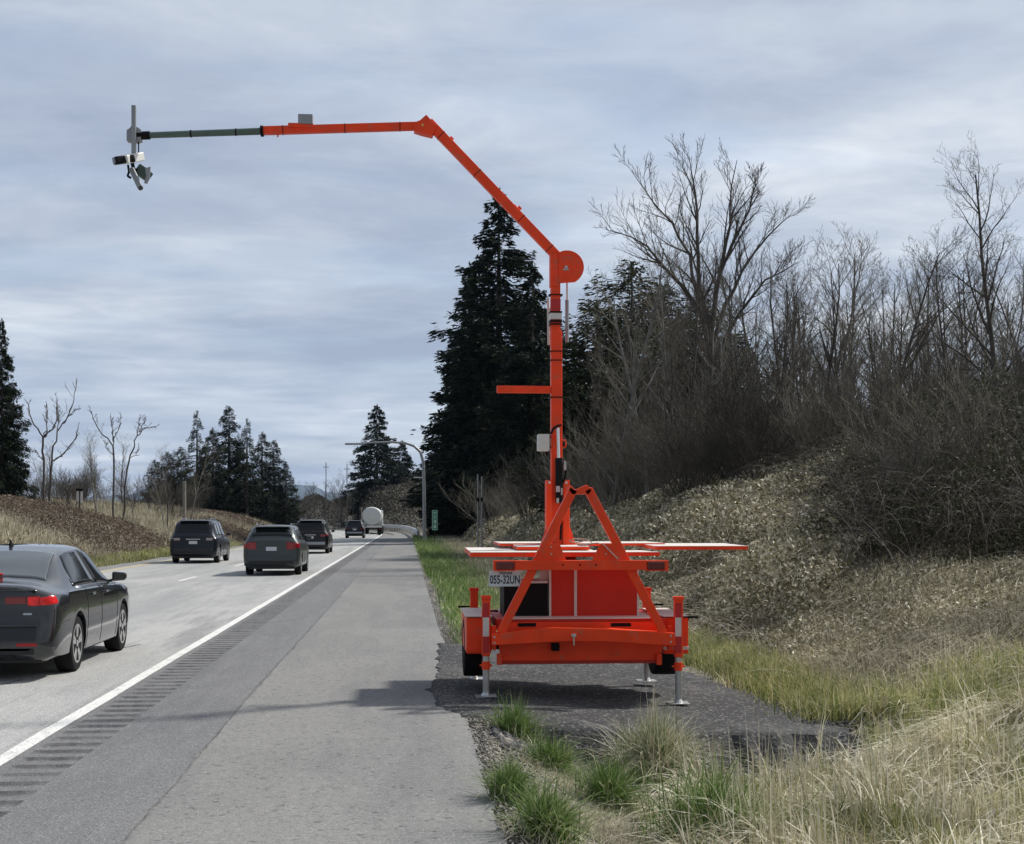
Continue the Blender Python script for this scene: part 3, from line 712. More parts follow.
for i in range(135):
    u = rr.choice([rr.uniform(590, 1060), rr.uniform(740, 1030)]); y = rr.uniform(38, 75); pr = rr.choice(T_mid + T_pale)
    bt(pr, u, y, rr.uniform(232, 390), 10.6, LB, rz=rr.uniform(0, 6), group='thin bare trees in the thicket on the right bank')
LS = 'leafless grey brown shrub in the thicket on top of the right bank'
for i in range(120):
    u = rr.uniform(500, 1060); y = rr.uniform(33, 66); loc = tree_at(u, y)
    if loc[0] < 7.6 - .6 * (y > 40): continue
    place_proto(rr.choice(T_shrub), 'shrub', LS, 'shrub', loc, rr.uniform(.6, 1.0) * (1 if u > 760 else 1.35), rr.uniform(0, 6), 'leafless shrubs on the right bank')
for i in range(20):
    u = rr.uniform(480, 640); y = rr.uniform(55, 100); loc = tree_at(u, y)
    if loc[0] < 4.4: continue
    place_proto(rr.choice(T_shrub), 'shrub', 'leafless shrub at the foot of the tall dark firs', 'shrub', loc, rr.uniform(.9, 1.5), rr.uniform(0, 6), 'leafless shrubs under the firs')
# big bramble thicket at the right edge
def thicket(name, label, X, Y, rx, ry, h, nl, ncn, group=None, leaf=G_leafg):
    z0 = gz(X, Y); t = thing(name, label, 'bush', (X, Y, z0), group)
    r = rs.rand(nl) ** .4; an = rs.rand(nl) * 6.28; el = rs.rand(nl)
    x = X + rx * r * np.cos(an) ; y = Y + ry * r * np.sin(an); hh = h * np.sqrt(np.clip(1 - r ** 2 * .85, 0, 1)) * (.75 + .35 * np.sin(an * 5 + r * 9))
    z = ground(x, y) + hh * el ** .5
    v, f = leaves(np.stack([x, y, z], -1) , .024 + .0004 * Y, rs); np_mesh('leaves', v - np.array([X, Y, z0]), [f], leaf, t)
    r = rs.rand(ncn) ** .5; an = rs.rand(ncn) * 6.28; x = X + rx * r * np.cos(an) * .8; y = Y + ry * r * np.sin(an) * .8
    v, f = canes(np.stack([x, y, ground(x, y)], -1), h * 1.15, .0055, rs, seg=7, up=1.5); np_mesh('canes', v - np.array([X, Y, z0]), [f], G_caned, t)
for (u, y, rx, h, lab) in ((985, 19.5, 1.9, 1.6, 'dark leafy bramble thicket at the right edge, above the straw slope'),
                           (905, 22.5, 1.8, 1.5, 'dark bramble bush sloping down from the thicket at the right edge'),
                           (1035, 23, 2.6, 2.2, 'tall dark bramble mass cut by the right edge, under the near bare tree'),
                           (960, 27, 2.6, 1.8, 'dark bramble mass behind the thicket, under the bare tree with dense twigs'),
                           (880, 30, 2.4, 1.6, 'low dark bramble mass on the crest right of the pale brambles')):
    p = tree_at(u, y); thicket('bramble_bush', lab, p[0], p[1], rx, rx * .9, h, 17000, 500, 'dark bramble bushes on the right bank')
for i in range(7):
    u = rr.uniform(850, 1060); y = rr.uniform(20, 27); loc = tree_at(u, y)
    place_proto(rr.choice(T_shrub), 'shrub', 'leafless twiggy shrub growing out of the dark brambles at the right edge', 'shrub', loc, rr.uniform(.6, .95), rr.uniform(0, 6), 'leafless shrubs in the brambles at the right edge')
n = 700; u = rs.uniform(840, 1070, n); y = rs.uniform(17.5, 26, n); x = np.array([Q(a_, 500, b_)[0] for a_, b_ in zip(u, y)])
v, f = canes(np.stack([x, y, ground(x, y) + .2], -1), 1.7, .0055, rs, seg=6, up=1.9); tag(np_mesh('long_bramble_stems', v, [f], G_caned), kind='stuff')
n = 52000; u = rs.uniform(740, 1070, n); y = rs.uniform(15.2, 22, n); a = (u - 512) / F; x = y * np.tan(np.arctan(a) + TH); kk = x > 4.6; x, y = x[kk], y[kk]
v, f = leaves(np.stack([x, y, ground(x, y) + rs.rand(len(x)) * .22], -1), .024, rs); tag(np_mesh('slope_weeds', v, [f], G_leaf), kind='stuff')
# conifers
def conifer_mesh(seed, h, rad, bare=.06, dens=1.0, spray=.34, droop=.35, gap=.15, power=.85, vstep=.42):
    r = np.random.RandomState(seed); Ps = []; D = []; S = []; lines = []
    z = h * bare
    while z < h * .985:
        t = (z - h * bare) / (h * (1 - bare)); Lm = rad * (.7 + .3 * min(1, t / .15)) * (1 - t) ** power * (1 if t > .08 else .75 + 3 * t)
        for b in range(max(3, int(7 - 3 * t))):
            if r.rand() < gap: continue
            a = r.rand() * 6.28; L = Lm * (r.uniform(.4, 1.05) if r.rand() < .8 else r.uniform(1.0, 1.38)) + .15; zz = z + r.uniform(-.2, .2)
            n = max(5, int(L * 11 * dens)); s = np.sqrt(r.rand(n)) * .97 + .03
            el = .25 * (t - .35)
            x = L * s; zz2 = zz + L * (el * s - droop * s * s + .16 * s ** 4) + r.randn(n) * .10 * (1 + .25 * L)
            wob = r.randn(n) * .10 * L * s * .9 + r.randn(n) * .06; dz = -np.abs(r.randn(n)) * .16 * (.5 + s)
            Ps.append(np.stack([x * math.cos(a) - wob * math.sin(a), x * math.sin(a) + wob * math.cos(a), zz2 + dz], -1))
            dd = np.stack([np.full(n, math.cos(a)) + r.randn(n) * .45, np.full(n, math.sin(a)) + r.randn(n) * .45, -.35 + r.randn(n) * .25], -1); D.append(dd)
            S.append(spray * (.55 + .6 * r.rand(n)) * (1.1 - .4 * t))
            tt = np.linspace(0, 1, 4); lines.append((np.stack([L*.95*tt*math.cos(a), L*.95*tt*math.sin(a), zz + L*(el*tt - droop*tt**2 + .16*tt**4)], -1), [.035*(1-t)+.012]*3 + [.006]))
        z += vstep * r.uniform(.7, 1.3) * (1 - .45 * t)
    n = 60; Ps.append(np.stack([r.randn(n)*.06, r.randn(n)*.06, h * (1 - .05 * r.rand(n))], -1)); D.append(r.randn(n, 3)*.4 + [0, 0, 1]); S.append(np.full(n, spray*.5))
    P = np.concatenate(Ps); D = np.concatenate(D); S = np.concatenate(S)[:, None]; D /= np.linalg.norm(D, axis=1)[:, None]
    b = np.cross(D, r.randn(len(P), 3)); b /= np.linalg.norm(b, axis=1)[:, None]
    V = np.stack([P - D*S*.5, P + b*S*.20, P + D*S*.75, P - b*S*.20], 1).reshape(-1, 3); Fq = np.arange(len(V)).reshape(-1, 4)
    lines.append((np.array([[0, 0, 0], [0, 0, h*.3], [0, 0, h*.6], [0, 0, h*.97]]), [h*.016, h*.012, h*.008, .02]))
    tv, tf = tubes_mesh(lines, 5)
    return (V, Fq), (tv, tf)
G_fir = leafmat('fir needles', [(0, (0.005, 0.011, 0.007)), (.5, (0.010, 0.020, 0.011)), (.85, (0.020, 0.034, 0.015)), (1, (0.05, 0.06, 0.025))], trans=.05, rough=.7, spec=.15)
G_cedar = leafmat('cedar sprays', [(0, (0.012, 0.020, 0.009)), (.5, (0.024, 0.036, 0.014)), (.85, (0.045, 0.055, 0.022)), (1, (0.09, 0.09, 0.04))], trans=.08, rough=.7, spec=.15)
CM = {}
def conifer(key, name, label, loc, h, hp, group=None, m=None, sxy=1.0, rz=0.0):
    t = thing(name, label, 'tree', loc, group); s = h / hp; t.scale = (s * sxy, s * sxy, s); t.rotation_euler = (0, 0, rz)
    if key not in CM:
        (V, Fq), (tv, tf) = CPROTO[key]()
        CM[key] = (np_mesh('crown', V, [Fq], m or G_fir, t), np_mesh('trunk', tv, [tf], M_barkd, t))
    else:
        for src in CM[key]: c = src.copy(); c.parent = t; link(c)
    return t
CPROTO = {
    'a': lambda: conifer_mesh(1, 28, 6.3, .02, 3.8, .46, .28, .03, .80, .38),
    'b': lambda: conifer_mesh(2, 22, 5.4, .02, 3.8, .46, .28, .03, .75, .40),
    'c': lambda: conifer_mesh(3, 14, 3.0, .04, 4.5, .28, .35, .15, .8, .34),
    'd': lambda: conifer_mesh(4, 14, 1.9, .15, 3.0, .27, .45, .25, .75, .40),
    'e': lambda: conifer_mesh(5, 26, 7.2, .02, 3.2, .55, .32, .12, .72, .46),
    'f': lambda: conifer_mesh(6, 9, 2.3, .02, 3.2, .26, .12, .05, .42, .24),
}
def con(key, hp, name, label, u, y, vtop, group=None, m=None, sxy=1.0, rz=0.0):
    loc = tree_at(u, y); h = Q(u, vtop, y)[2] - loc[2]; return conifer(key, name, label, loc, h, hp, group, m, sxy, rz)
con('a', 28, 'fir_tree', 'tallest dark fir, its tip crossing the diagonal boom', 499, 114, 188, 'tall dark firs left of the mast', rz=.4, sxy=1.30)
con('a', 28, 'fir_tree', 'dark fir forming the left flank of the tall group beside the lamp', 470, 122, 262, 'tall dark firs left of the mast', rz=2.0, sxy=.95)
con('b', 22, 'fir_tree', 'dark fir behind the mast on the right flank of the tall group', 532, 100, 262, 'tall dark firs left of the mast', rz=1.0, sxy=1.0)
con('b', 22, 'fir_tree', 'lower dark fir right beside the street lamp pole', 459, 126, 372, 'tall dark firs left of the mast', rz=3.0, sxy=.95)
con('b', 22, 'fir_tree', 'dark fir at the centre front of the tall group', 484, 112, 300, 'tall dark firs left of the mast', rz=4.0, sxy=1.2)
con('b', 22, 'fir_tree', 'dark fir low in front of the tall group, right of the mile marker', 515, 100, 360, 'tall dark firs left of the mast', rz=5.0, sxy=1.3)
con('e', 26, 'fir_tree', 'solitary broad fir far off where the road bends, behind the tanker', 377, 255, 404, None, rz=.7, sxy=1.15)
con('e', 26, 'fir_tree', 'smaller fir filling in between the lamp pole and the solitary broad fir', 402, 262, 440, None, rz=2.7, sxy=1.35)
con('a', 28, 'fir_tree', 'dark fir cut by the left edge of the picture', 2, 78, 318, None, rz=1.4, sxy=.75)
for i, (u, vt, lab) in enumerate(((597, 300, 'evergreen just right of the mast, behind the pale bare tree'), (632, 262, 'tallest of the evergreens in the bare thicket'), (664, 285, 'evergreen under the left side of the widest bare crown'),
                                 (700, 300, 'evergreen under the middle of the widest bare crown'), (735, 335, 'rightmost of the evergreens in the bare thicket'), (580, 345, 'low evergreen half hidden by the mast'), (615, 340, 'low evergreen in front of the tallest in the bare thicket'), (680, 350, 'low evergreen in front of the one under the widest bare crown'))):
    con('f', 9, 'evergreen_tree', lab, u, 62 + (i % 3) * 3, vt, 'evergreens in the bare thicket right of the mast', G_cedar, rz=i * 1.3, sxy=1.25)
for i, (u, vt) in enumerate(((197, 410), (213, 428), (229, 406), (247, 418), (262, 432), (274, 440), (286, 462), (205, 445), (240, 440))):
    labs = ['spindly fir, leftmost of the group beyond the left bank', 'fir half hidden behind the spindly leftmost one', 'tallest fir of the group beyond the left bank', 'second tallest fir, right of the tallest in its group', 'fir right of the second tallest in its group', 'broad fir near the right end of its group', 'lowest fir at the right end of the group', 'small fir in front of the spindly leftmost one', 'small fir in front of the tallest two of its group']
    con('cd'[i in (0, 3)] if 0 else ('d' if i in (0, 3) else 'c'), 14, 'fir_tree', labs[i], u, 150 + (i % 3) * 6, vt, 'firs beyond the left bank', rz=i * 1.1, sxy=1.5 if i not in (0, 3) else 1.2)
for i, (u, vt, lab) in enumerate(((155, 460, 'pale green young conifer, leftmost left of the firs'), (168, 452, 'second young conifer left of the firs, round topped'), (181, 447, 'young conifer touching the spindly fir'))):
    con('f', 9, 'young_conifer', lab, u, 135, vt, 'young conifers left of the far firs', G_cedar, rz=i)
# left dead trees and brush
def dead_tree(label, segs, y, scale_r=1.0):
    P0 = tree_at(segs[0][0][0], y); t = thing('dead_tree', label, 'tree', P0, 'dead trees on the left bank')
    px = y / F
    for nm, lo, hi in (('trunk', 0, 1), ('limbs', 1, 99)):
        L = []
        for s in segs[lo:hi]:
            pts = [np.array(Q(u, v, y + (k * .3 if nm == 'limbs' else 0))) - np.array(P0) for k, (u, v, r) in enumerate(s)]
            if nm == 'trunk': pts[0][2] = -.1
            # subdivide with wobble
            pp = [pts[0]]; rad = [s[0][2] * px * .62]
            for a in range(1, len(pts)):
                for q in (.33, .66, 1): pp.append(pts[a-1]*(1-q)+pts[a]*q + (rs.randn(3)*.05 if q < 1 else 0)); rad.append((s[a-1][2]*(1-q)+s[a][2]*q)*px*.62)
            L.append((np.array(pp), rad))
        v, f = tubes_mesh(L, 6); np_mesh(nm, v, [f], M_bark, t, smooth=True)
        if nm == 'limbs':
            a_, b_ = grow(random.Random(int(segs[0][0][0])), 6, .1, levels=2, first=.3, nb=(7, 4), spread=.6, rmin=.012, upb=.4, lf=(.12, .28), skel=[(p_, r_, True) for p_, r_ in L])
            v, f = tubes_mesh(a_[len(L):] + b_, 3); np_mesh('twigs', v, [f], M_twig, t)
dead_tree('forked dead tree with antler-like limbs, leftmost on the left bank',
          [[(44, 488, 2.0), (44, 460, 1.8), (43, 437, 1.7)], [(43, 437, 1.3), (34, 425, 1.1), (29, 412, .9), (27, 402, .6)], [(43, 437, 1.3), (52, 430, 1.1), (57, 415, .9), (57, 398, .5)], [(46, 436, 1), (47, 420, .7), (47, 404, .5)], [(43, 460, .6), (36, 450, .5), (32, 452, .3)]], 72)
dead_tree('dead tree with a long upswept limb beside the forked one on the left bank',
          [[(49, 489, 2.0), (51, 468, 1.7), (53, 446, 1.5)], [(53, 446, 1.3), (57, 432, 1.1), (66, 420, .9), (74, 400, .7), (77, 380, .4)], [(51, 462, 1.2), (62, 455, 1.0), (73, 442, .8), (78, 428, .5)], [(62, 424, .7), (70, 415, .5), (79, 408, .3)], [(57, 432, .8), (59, 418, .5), (57, 405, .4)]], 74)
dead_tree('dead tree with one bent limb reaching left, middle of the left bank',
          [[(114, 489, 1.8), (114, 465, 1.6), (113, 446, 1.4)], [(113, 446, 1.2), (104, 436, 1.0), (95, 422, .8), (89, 410, .5)], [(113, 446, .9), (113, 430, .7), (110, 416, .4)], [(113, 440, .7), (119, 428, .5), (121, 415, .3)], [(114, 455, .5), (108, 450, .3), (103, 440, .3)]], 76)
dead_tree('leaning dead tree with a broken top, rightmost on the left bank',
          [[(121, 490, 1.8), (127, 470, 1.5), (134, 448, 1.2)], [(134, 448, 1.1), (137, 436, .9), (139, 420, .6), (140, 417, .4)], [(137, 436, .8), (146, 428, .6), (157, 426, .3)], [(139, 432, .6), (143, 424, .4), (144, 418, .3)], [(131, 458, .4), (137, 452, .3), (139, 446, .2)]], 78)
for i in range(26):
    u = rr.uniform(-10, 190); y = rr.uniform(80, 115)
    bt(rr.choice(T_mid + T_pale), u, y, rr.uniform(425, 478), 10.6, 'thin bare tree in the grey brush behind the left bank', rz=rr.uniform(0, 6), group='thin bare trees behind the left bank')
for i in range(40):
    u = rr.uniform(-20, 330); y = rr.uniform(66, 125); loc = tree_at(u, y)
    if loc[0] > -15.5: continue
    place_proto(rr.choice(T_shrub), 'shrub', 'leafless grey shrub on the crest of the left bank', 'shrub', loc, rr.uniform(.6, 1.1), rr.uniform(0, 6), 'leafless shrubs on the left bank')
# far wood: a mass of bare brown trees and brush in the distance
n = 150000; y = rs.uniform(190, 330, n); u = rs.uniform(130, 440, n); a = (u - 512) / F; x = a * y + y * math.tan(TH)
x = x; tl = x - cx(y); kk = (tl < -13) | (tl > 3); x, y = x[kk], y[kk]; n = len(x)
hgt = 1.6 + 0.9 * np.sin(x * .21) + .8 * np.sin(x * .8 + y * .1) + 4 * (u[kk] > 360)
v, f = leaves(np.stack([x, y, ground(x, y) + hgt * rs.rand(n) ** .7], -1), .20, rs, flat=.3)
G_far = leafmat('distant bare wood', [(0, (0.05, 0.045, 0.035)), (.6, (0.085, 0.078, 0.06)), (1, (0.14, 0.125, 0.095))], trans=0)
tag(np_mesh('distant_wood', v, [f], G_far), kind='stuff')
for i in range(16):
    u = rr.uniform(292, 356); y = rr.uniform(200, 270)
    bt(rr.choice(T_mid), u, y, rr.uniform(466, 492), 10.6, 'far slender bare tree above the distant brown wood left of the tanker', rz=rr.uniform(0, 6), group='far bare trees left of the tanker')
# mountains
M_hill = ground_mat('forested mountain', [(0, 0, 0, (0.035, 0.05, 0.045), 1), (0.01, .4, .6, (0.05, 0.065, 0.055), 1)], bump=.3, bscale=.02)
def hills():
    xs_ = np.linspace(-2600, 1500, 120); rows = []
    prof = 45 + 70 * np.exp(-((xs_ + 300) / 150) ** 2) + 55 * np.exp(-((xs_ + 620) / 160) ** 2) + 30 * np.sin(xs_ * .006) * np.exp(-((xs_) / 1500) ** 2)
    prof = prof + 5 * np.sin(xs_ * .031) + 3 * np.sin(xs_ * .083 + 1)
    for yy, k in ((3700, 0), (4000, .55), (4300, 1), (4800, 0)): rows.append(np.stack([xs_ * 2.4, np.full_like(xs_, yy * 2.4), prof * 3.0 * k - 2], -1))
    V = np.concatenate(rows); n = len(xs_); idx = np.arange(len(V)).reshape(4, n)
    f = np.stack([idx[:-1, :-1], idx[:-1, 1:], idx[1:, 1:], idx[1:, :-1]], -1).reshape(-1, 4)
    tag(np_mesh('mountain', V, [f], M_hill, smooth=True), kind='structure')
hills()

# ---------------------------------------------------------------- trailer
OR = mat('orange red enamel', (0.90, 0.060, 0.010), .45, var=.10, vscale=5, spec=.3, coat=.05, bump=.08, bscale=30, dirt=(0.34, 0.16, 0.10), dscale=9, dlo=.55, dhi=.80)
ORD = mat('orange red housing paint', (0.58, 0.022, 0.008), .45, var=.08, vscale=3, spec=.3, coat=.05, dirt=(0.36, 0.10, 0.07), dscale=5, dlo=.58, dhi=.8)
M_al = mat('galvanised steel', (0.50, 0.51, 0.51), .42, .8, var=.15, vscale=20)
M_pale = mat('pale panel and skylit top', (0.66, 0.62, 0.57), .6, var=.08, vscale=8, dirt=(0.45, 0.33, 0.28), dscale=10, dlo=.55, dhi=.8)  # panel tops are pale; on deck and fenders it paints in skylight
M_blk = mat('black plastic', (0.007, 0.007, 0.008), .6, var=.1, spec=.15)
M_rub = mat('tyre rubber', (0.013, 0.013, 0.014), .9, var=.2, vscale=15, spec=.2)
M_gbox = mat('light grey enclosure', (0.60, 0.60, 0.57), .5, var=.04)
M_dgreen = mat('grey green anodised tube', (0.10, 0.145, 0.125), .4, .3, var=.15, vscale=8)
M_grey = mat('grey steel', (0.30, 0.315, 0.33), .5, .4, var=.1)
M_tapew = mat('white reflective tape', (0.62, 0.60, 0.58), .35, var=.06, vscale=25)
M_taper = mat('red reflective tape', (0.48, 0.012, 0.015), .35, var=.06)
M_lens = mat('dark red lens', (0.11, 0.004, 0.006), .15, var=.1, coat=.6)
M_chrome = mat('chrome rod', (0.75, 0.74, 0.72), .15, 1.0)
M_rope = mat('pale rope', (0.55, 0.50, 0.42), .9, var=.2, vscale=60)
M_plate = mat('plate face', (0.62, 0.68, 0.72), .45, var=.05, vscale=20)
M_ink = mat('plate lettering', (0.015, 0.018, 0.035), .5)
Y0 = 12.95
TR = thing('equipment_trailer', 'bright orange trailer on jack legs with tall bent boom carrying cameras over the lanes', 'trailer', (1.7, 13.6, 0.0))
def text_mesh(name, body, size, loc, m, parent, sx=1.0, depth=.001, bold=0.0, align='CENTER'):
    cu = bpy.data.curves.new(name, 'FONT'); cu.body = body; cu.size = size; cu.extrude = depth; cu.align_x = align; cu.align_y = 'CENTER'; cu.offset = bold
    o = bpy.data.objects.new(name, cu); link(o)
    bpy.context.view_layer.update()
    me = bpy.data.meshes.new_from_object(o.evaluated_get(bpy.context.evaluated_depsgraph_get())); bpy.data.objects.remove(o)
    me.transform(Matrix.Diagonal((sx, 1, 1, 1))); me.transform(Matrix.Rotation(math.radians(90), 4, 'X')); off = wloc(parent)
    me.transform(Matrix.Translation(Vector(loc) - off)); me.materials.clear(); me.materials.append(m)
    t = link(bpy.data.objects.new(name, me)); t.parent = parent; return t

# fenders, wheels
for (u0, u1) in ((466.5, 491), (663.5, 688.5)):
    fe = MB().pbox(u0, 617.5, u1, 654, 13.08, 14.25).build('fender', OR, TR, bevel=.012)
    a = Q(u0, 617, 13.08); b = Q(u1, 617, 13.08)
    MB().box(a[0]-.012, b[0]+.012, 13.06, 14.27, a[2], a[2]+.012).build('fender_top', M_pale, fe, bevel=.004)  # pale sheet standing in for skylight on the fender top
    MB().box(a[0]-.004, b[0]+.004, 13.066, 13.08, Q(0, 655, 13.066)[2], Q(0, 651.5, 13.066)[2]).build('fender_lip', M_pale if u0 > 600 else OR, fe)
    xm = (a[0] + b[0]) / 2; wy = 13.75
    prof = [(-.115, .17), (-.125, .25), (-.12, .29), (-.10, .30), (.10, .30), (.12, .29), (.125, .25), (.115, .17)]
    ty = MB().lathe(prof, (xm, wy, .41), 'x').build('wheel', M_rub, TR, smooth=40)
    MB().lathe([(-.09, .06), (-.10, .16), (.10, .16), (.09, .06)], (xm, wy, .41), 'x').build('rim', M_gbox, ty, smooth=40)
# axle and chassis
zc = Q(500, 664, Y0)[2]
xl = Q(497, 640, Y0)[0]; xr = Q(668, 640, Y0)[0]
MB().tube((Q(480, 0, 13.1)[0], 13.75, .41), (Q(676, 0, 13.1)[0], 13.75, .41), .03).build('axle', M_blk, TR)
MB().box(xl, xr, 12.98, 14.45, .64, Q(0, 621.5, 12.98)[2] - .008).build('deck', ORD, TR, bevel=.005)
dt = Q(0, 621.5, 12.98)[2]
MB().box(xl + .1, xr - .12, 12.965, 14.44, dt - .006, dt).build('deck_top', M_pale, TR)  # pale sheet: dust plus skylight painted onto the deck
for s in (xl + .12, xr - .20): MB().box(s, s + .08, 12.99, 14.5, .33, .638).build('chassis_rail', OR, TR, bevel=.004)
MB().pprism([(499, 634), (666, 634), (663, 648), (658, 661), (502, 661), (499, 648)], 12.97, 13.02).build('front_skirt', OR, TR, bevel=.004)
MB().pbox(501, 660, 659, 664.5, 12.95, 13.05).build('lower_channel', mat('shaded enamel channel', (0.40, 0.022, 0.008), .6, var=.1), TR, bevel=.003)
for u0 in (497, 657): MB().pbox(u0, 654, u0 + 5, 665, 12.90, 12.96).build('tie_down_tab', OR, TR, bevel=.003)
# gap between deck and beam: mounting rail with dark slots
rl = MB().pbox(505, 621.6, 662, 634, 12.955, 12.977).build('front_rail', OR, TR, bevel=.002)
for a, b in ((518, 536), (611, 631)): MB().pbox(a, 623, b, 626.6, 12.95, 12.954).build('slot', M_blk, rl)
# housing + battery box
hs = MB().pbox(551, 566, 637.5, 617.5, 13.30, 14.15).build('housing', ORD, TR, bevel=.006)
MB().pbox(574.2, 569, 577, 617.6, 13.28, 13.299).build('door_frame', M_pale, hs, bevel=.002)
MB().pbox(549.2, 569, 551.3, 617.6, 13.275, 13.31).build('corner_strip', M_pale, hs, bevel=.002)
MB().pbox(637, 569, 639, 617.6, 13.29, 13.33).build('corner_strip', M_pale, hs, bevel=.002)
bb = MB().pbox(504, 583.5, 547.5, 619, 13.31, 13.9).build('battery_box', M_blk, TR, bevel=.006)
MB().pbox(503, 581, 548, 583.4, 13.30, 13.92).build('lid', M_gbox, bb, bevel=.003)
MB().pbox(540, 571, 548, 581, 13.4, 13.43).build('bracket', M_gbox, bb)
# tow tongue folded up into an A
tg = MB().pprism([(492, 634), (553, 627.6), (610, 629), (675, 633.2), (675.5, 646), (602, 641.5), (560, 641.5), (492, 645.5)], 12.74, 12.90).build('tongue_beam', OR, TR, bevel=.006)
for c in ((494.5, 637), (494.5, 643), (671, 636), (671, 642)):
    p = Q(c[0], c[1], 12.735); MB().tube(p, (p[0], 12.745, p[2]), .010, n=8).build('bolt', M_al, tg)
p = Q(573.5, 636, 12.70); MB().tube((p[0], 12.66, p[2]), (p[0], 12.74, p[2]), .009).box(p[0]-.022, p[0]+.022, 12.67, 12.70, p[2]-.005, p[2]+.02).tube((p[0], 12.69, p[2]), (p[0]+.004, 12.69, p[2]-.09), .007).build('latch', M_al, tg)
MB().pbox(552, 643.5, 559.5, 651, 12.86, 12.95).build('receiver', M_blk, tg, bevel=.004)
def legbar(u0, v0, u1, v1, wpx=9.6):
    y = 12.80
    return MB().beam(Q(u0, v0, y), Q(u1, v1, y), .07, wpx * .0096 * .88)
for a in ((500.5, 633, 573.5, 489), (663.5, 633, 588, 489)): legbar(*a).build('tongue_leg', OR, TR, bevel=.006)
MB().pprism([(568, 489), (571, 485), (575, 490), (584, 486), (587, 484.5), (592, 490), (589, 494.5), (572, 494.5)], 12.765, 12.835).build('tongue_head', OR, TR, bevel=.004)
for pts in ([(536.5, 560.5), (547, 544), (560, 544), (566, 560.5)], [(592, 560.5), (600, 544), (614, 544), (622, 560.5)]):
    g = MB().pprism(pts, 12.752, 12.763).build('gusset', OR, TR, bevel=.002)
    um = sum(p[0] for p in pts) / 4
    for dv in (547, 554): p = Q(um - 1, dv, 12.745); MB().tube(p, (p[0], 12.753, p[2]), .008, n=8).build('bolt', M_al, g)
lb = MB().pbox(515, 560.3, 647, 570.3, 12.72, 12.80).build('light_bar', OR, TR, bevel=.004)
for u in (563, 580, 596): p = Q(u, 565, 12.717); MB().tube(p, (p[0], 12.721, p[2]), .009, n=8).build('hole', M_blk, lb)
for (a, b) in ((493.5, 515), (647, 668.5)):
    e = MB().pbox(a, 560.3, b, 571, 12.725, 12.80).build('tail_light_housing', OR, lb, bevel=.003)
    c = (a + 2.8, b - .6) if a < 600 else (a + .6, b - 3.5)
    MB().pbox(c[0], 561.8, c[1], 569.6, 12.708, 12.724).build('tail_light', M_lens, lb, bevel=.006)
# number plate
pz = MB().pbox(489, 570.7, 520.8, 586.5, 12.815, 12.819).build('license_plate', M_plate, TR, bevel=.001)
c = Q(505, 580, 12.812)
text_mesh('plate_number', '055-32UN', .112, (c[0], 12.8135, c[2]), M_ink, pz, sx=.60, bold=.0020)
c = Q(505.5, 573, 12.812); text_mesh('plate_heading', 'TEXAS', .035, (c[0], 12.8135, c[2] - .002), M_ink, pz, sx=1.25, bold=.001)
# flat panels (stowed) resting over the frame
def slab(name, x0, x1, y0, y1, z0, z1, th=.036, chamfer=0):
    """z0 at the near edge, z1 at the far edge (underside)"""
    o = MB().add([(x0, y0, z0), (x1, y0, z0), (x1, y1, z1), (x0 + chamfer, y1, z1), (x0, y0, z0+th), (x1, y0, z0+th), (x1, y1, z1+th), (x0 + chamfer, y1, z1+th)],
             [(0,3,2,1),(4,5,6,7),(0,1,5,4),(1,2,6,5),(2,3,7,6),(3,0,4,7)]).build(name, OR, TR, bevel=.002)
    MB().add([(x0+.003, y0+.003, z0+th+.0005), (x1-.003, y0+.003, z0+th+.0005), (x1-.003, y1-.003, z1+th+.0005), (x0+chamfer+.003, y1-.003, z1+th+.0005),
              (x0+.003, y0+.003, z0+th+.004), (x1-.003, y0+.003, z0+th+.004), (x1-.003, y1-.003, z1+th+.004), (x0+chamfer+.003, y1-.003, z1+th+.004)],
             [(0,3,2,1),(4,5,6,7),(0,1,5,4),(1,2,6,5),(2,3,7,6),(3,0,4,7)]).build('panel_top', M_pale, o)
    return o
a = Q(470.5, 557, 13.0); slab('solar_panel', a[0], Q(600, 557, 13.0)[0], 13.0, 14.3, a[2], a[2] + .02, th=.042)
a = Q(517, 551, 13.35); slab('solar_panel', a[0], Q(590, 551, 13.35)[0], 13.35, 14.6, a[2] + .01, a[2] + .03, th=.03)
a = Q(500, 546, 13.9); slab('solar_panel', a[0], Q(665, 546, 13.9)[0], 13.9, 15.0, a[2]+.0, a[2] + .0, th=.025)
a = Q(600.5, 556, 13.1); slab('solar_panel', a[0], Q(660, 556, 13.1)[0], 13.1, 14.2, a[2], a[2], th=.035)
a = Q(655, 549.8, 13.3); slab('solar_panel', a[0], Q(748, 549.8, 13.3)[0], 13.3, 14.35, a[2], a[2] + .01, th=.034)
for u in (562, 606): p = Q(u, 556, 13.7); MB().box(p[0]-.03, p[0]+.03, 13.65, 13.75, .77, 1.30).build('panel_support', OR, TR, bevel=.003)
# rope
pts = [Q(575 + 9 * math.cos(t) * (1 + .1 * math.sin(3 * t)) + 1.2 * t, 539 + 2.6 * math.sin(t) + t * .5, 12.97) for t in np.linspace(0, 9, 30)]
pts += [Q(588, 544, 12.98), Q(598, 543, 12.9), Q(604, 545, 12.73), Q(612, 553, 12.73), Q(618, 559, 12.73)]
MB().poly(pts, .006, 6).build('rope', M_rope, TR, smooth=60)
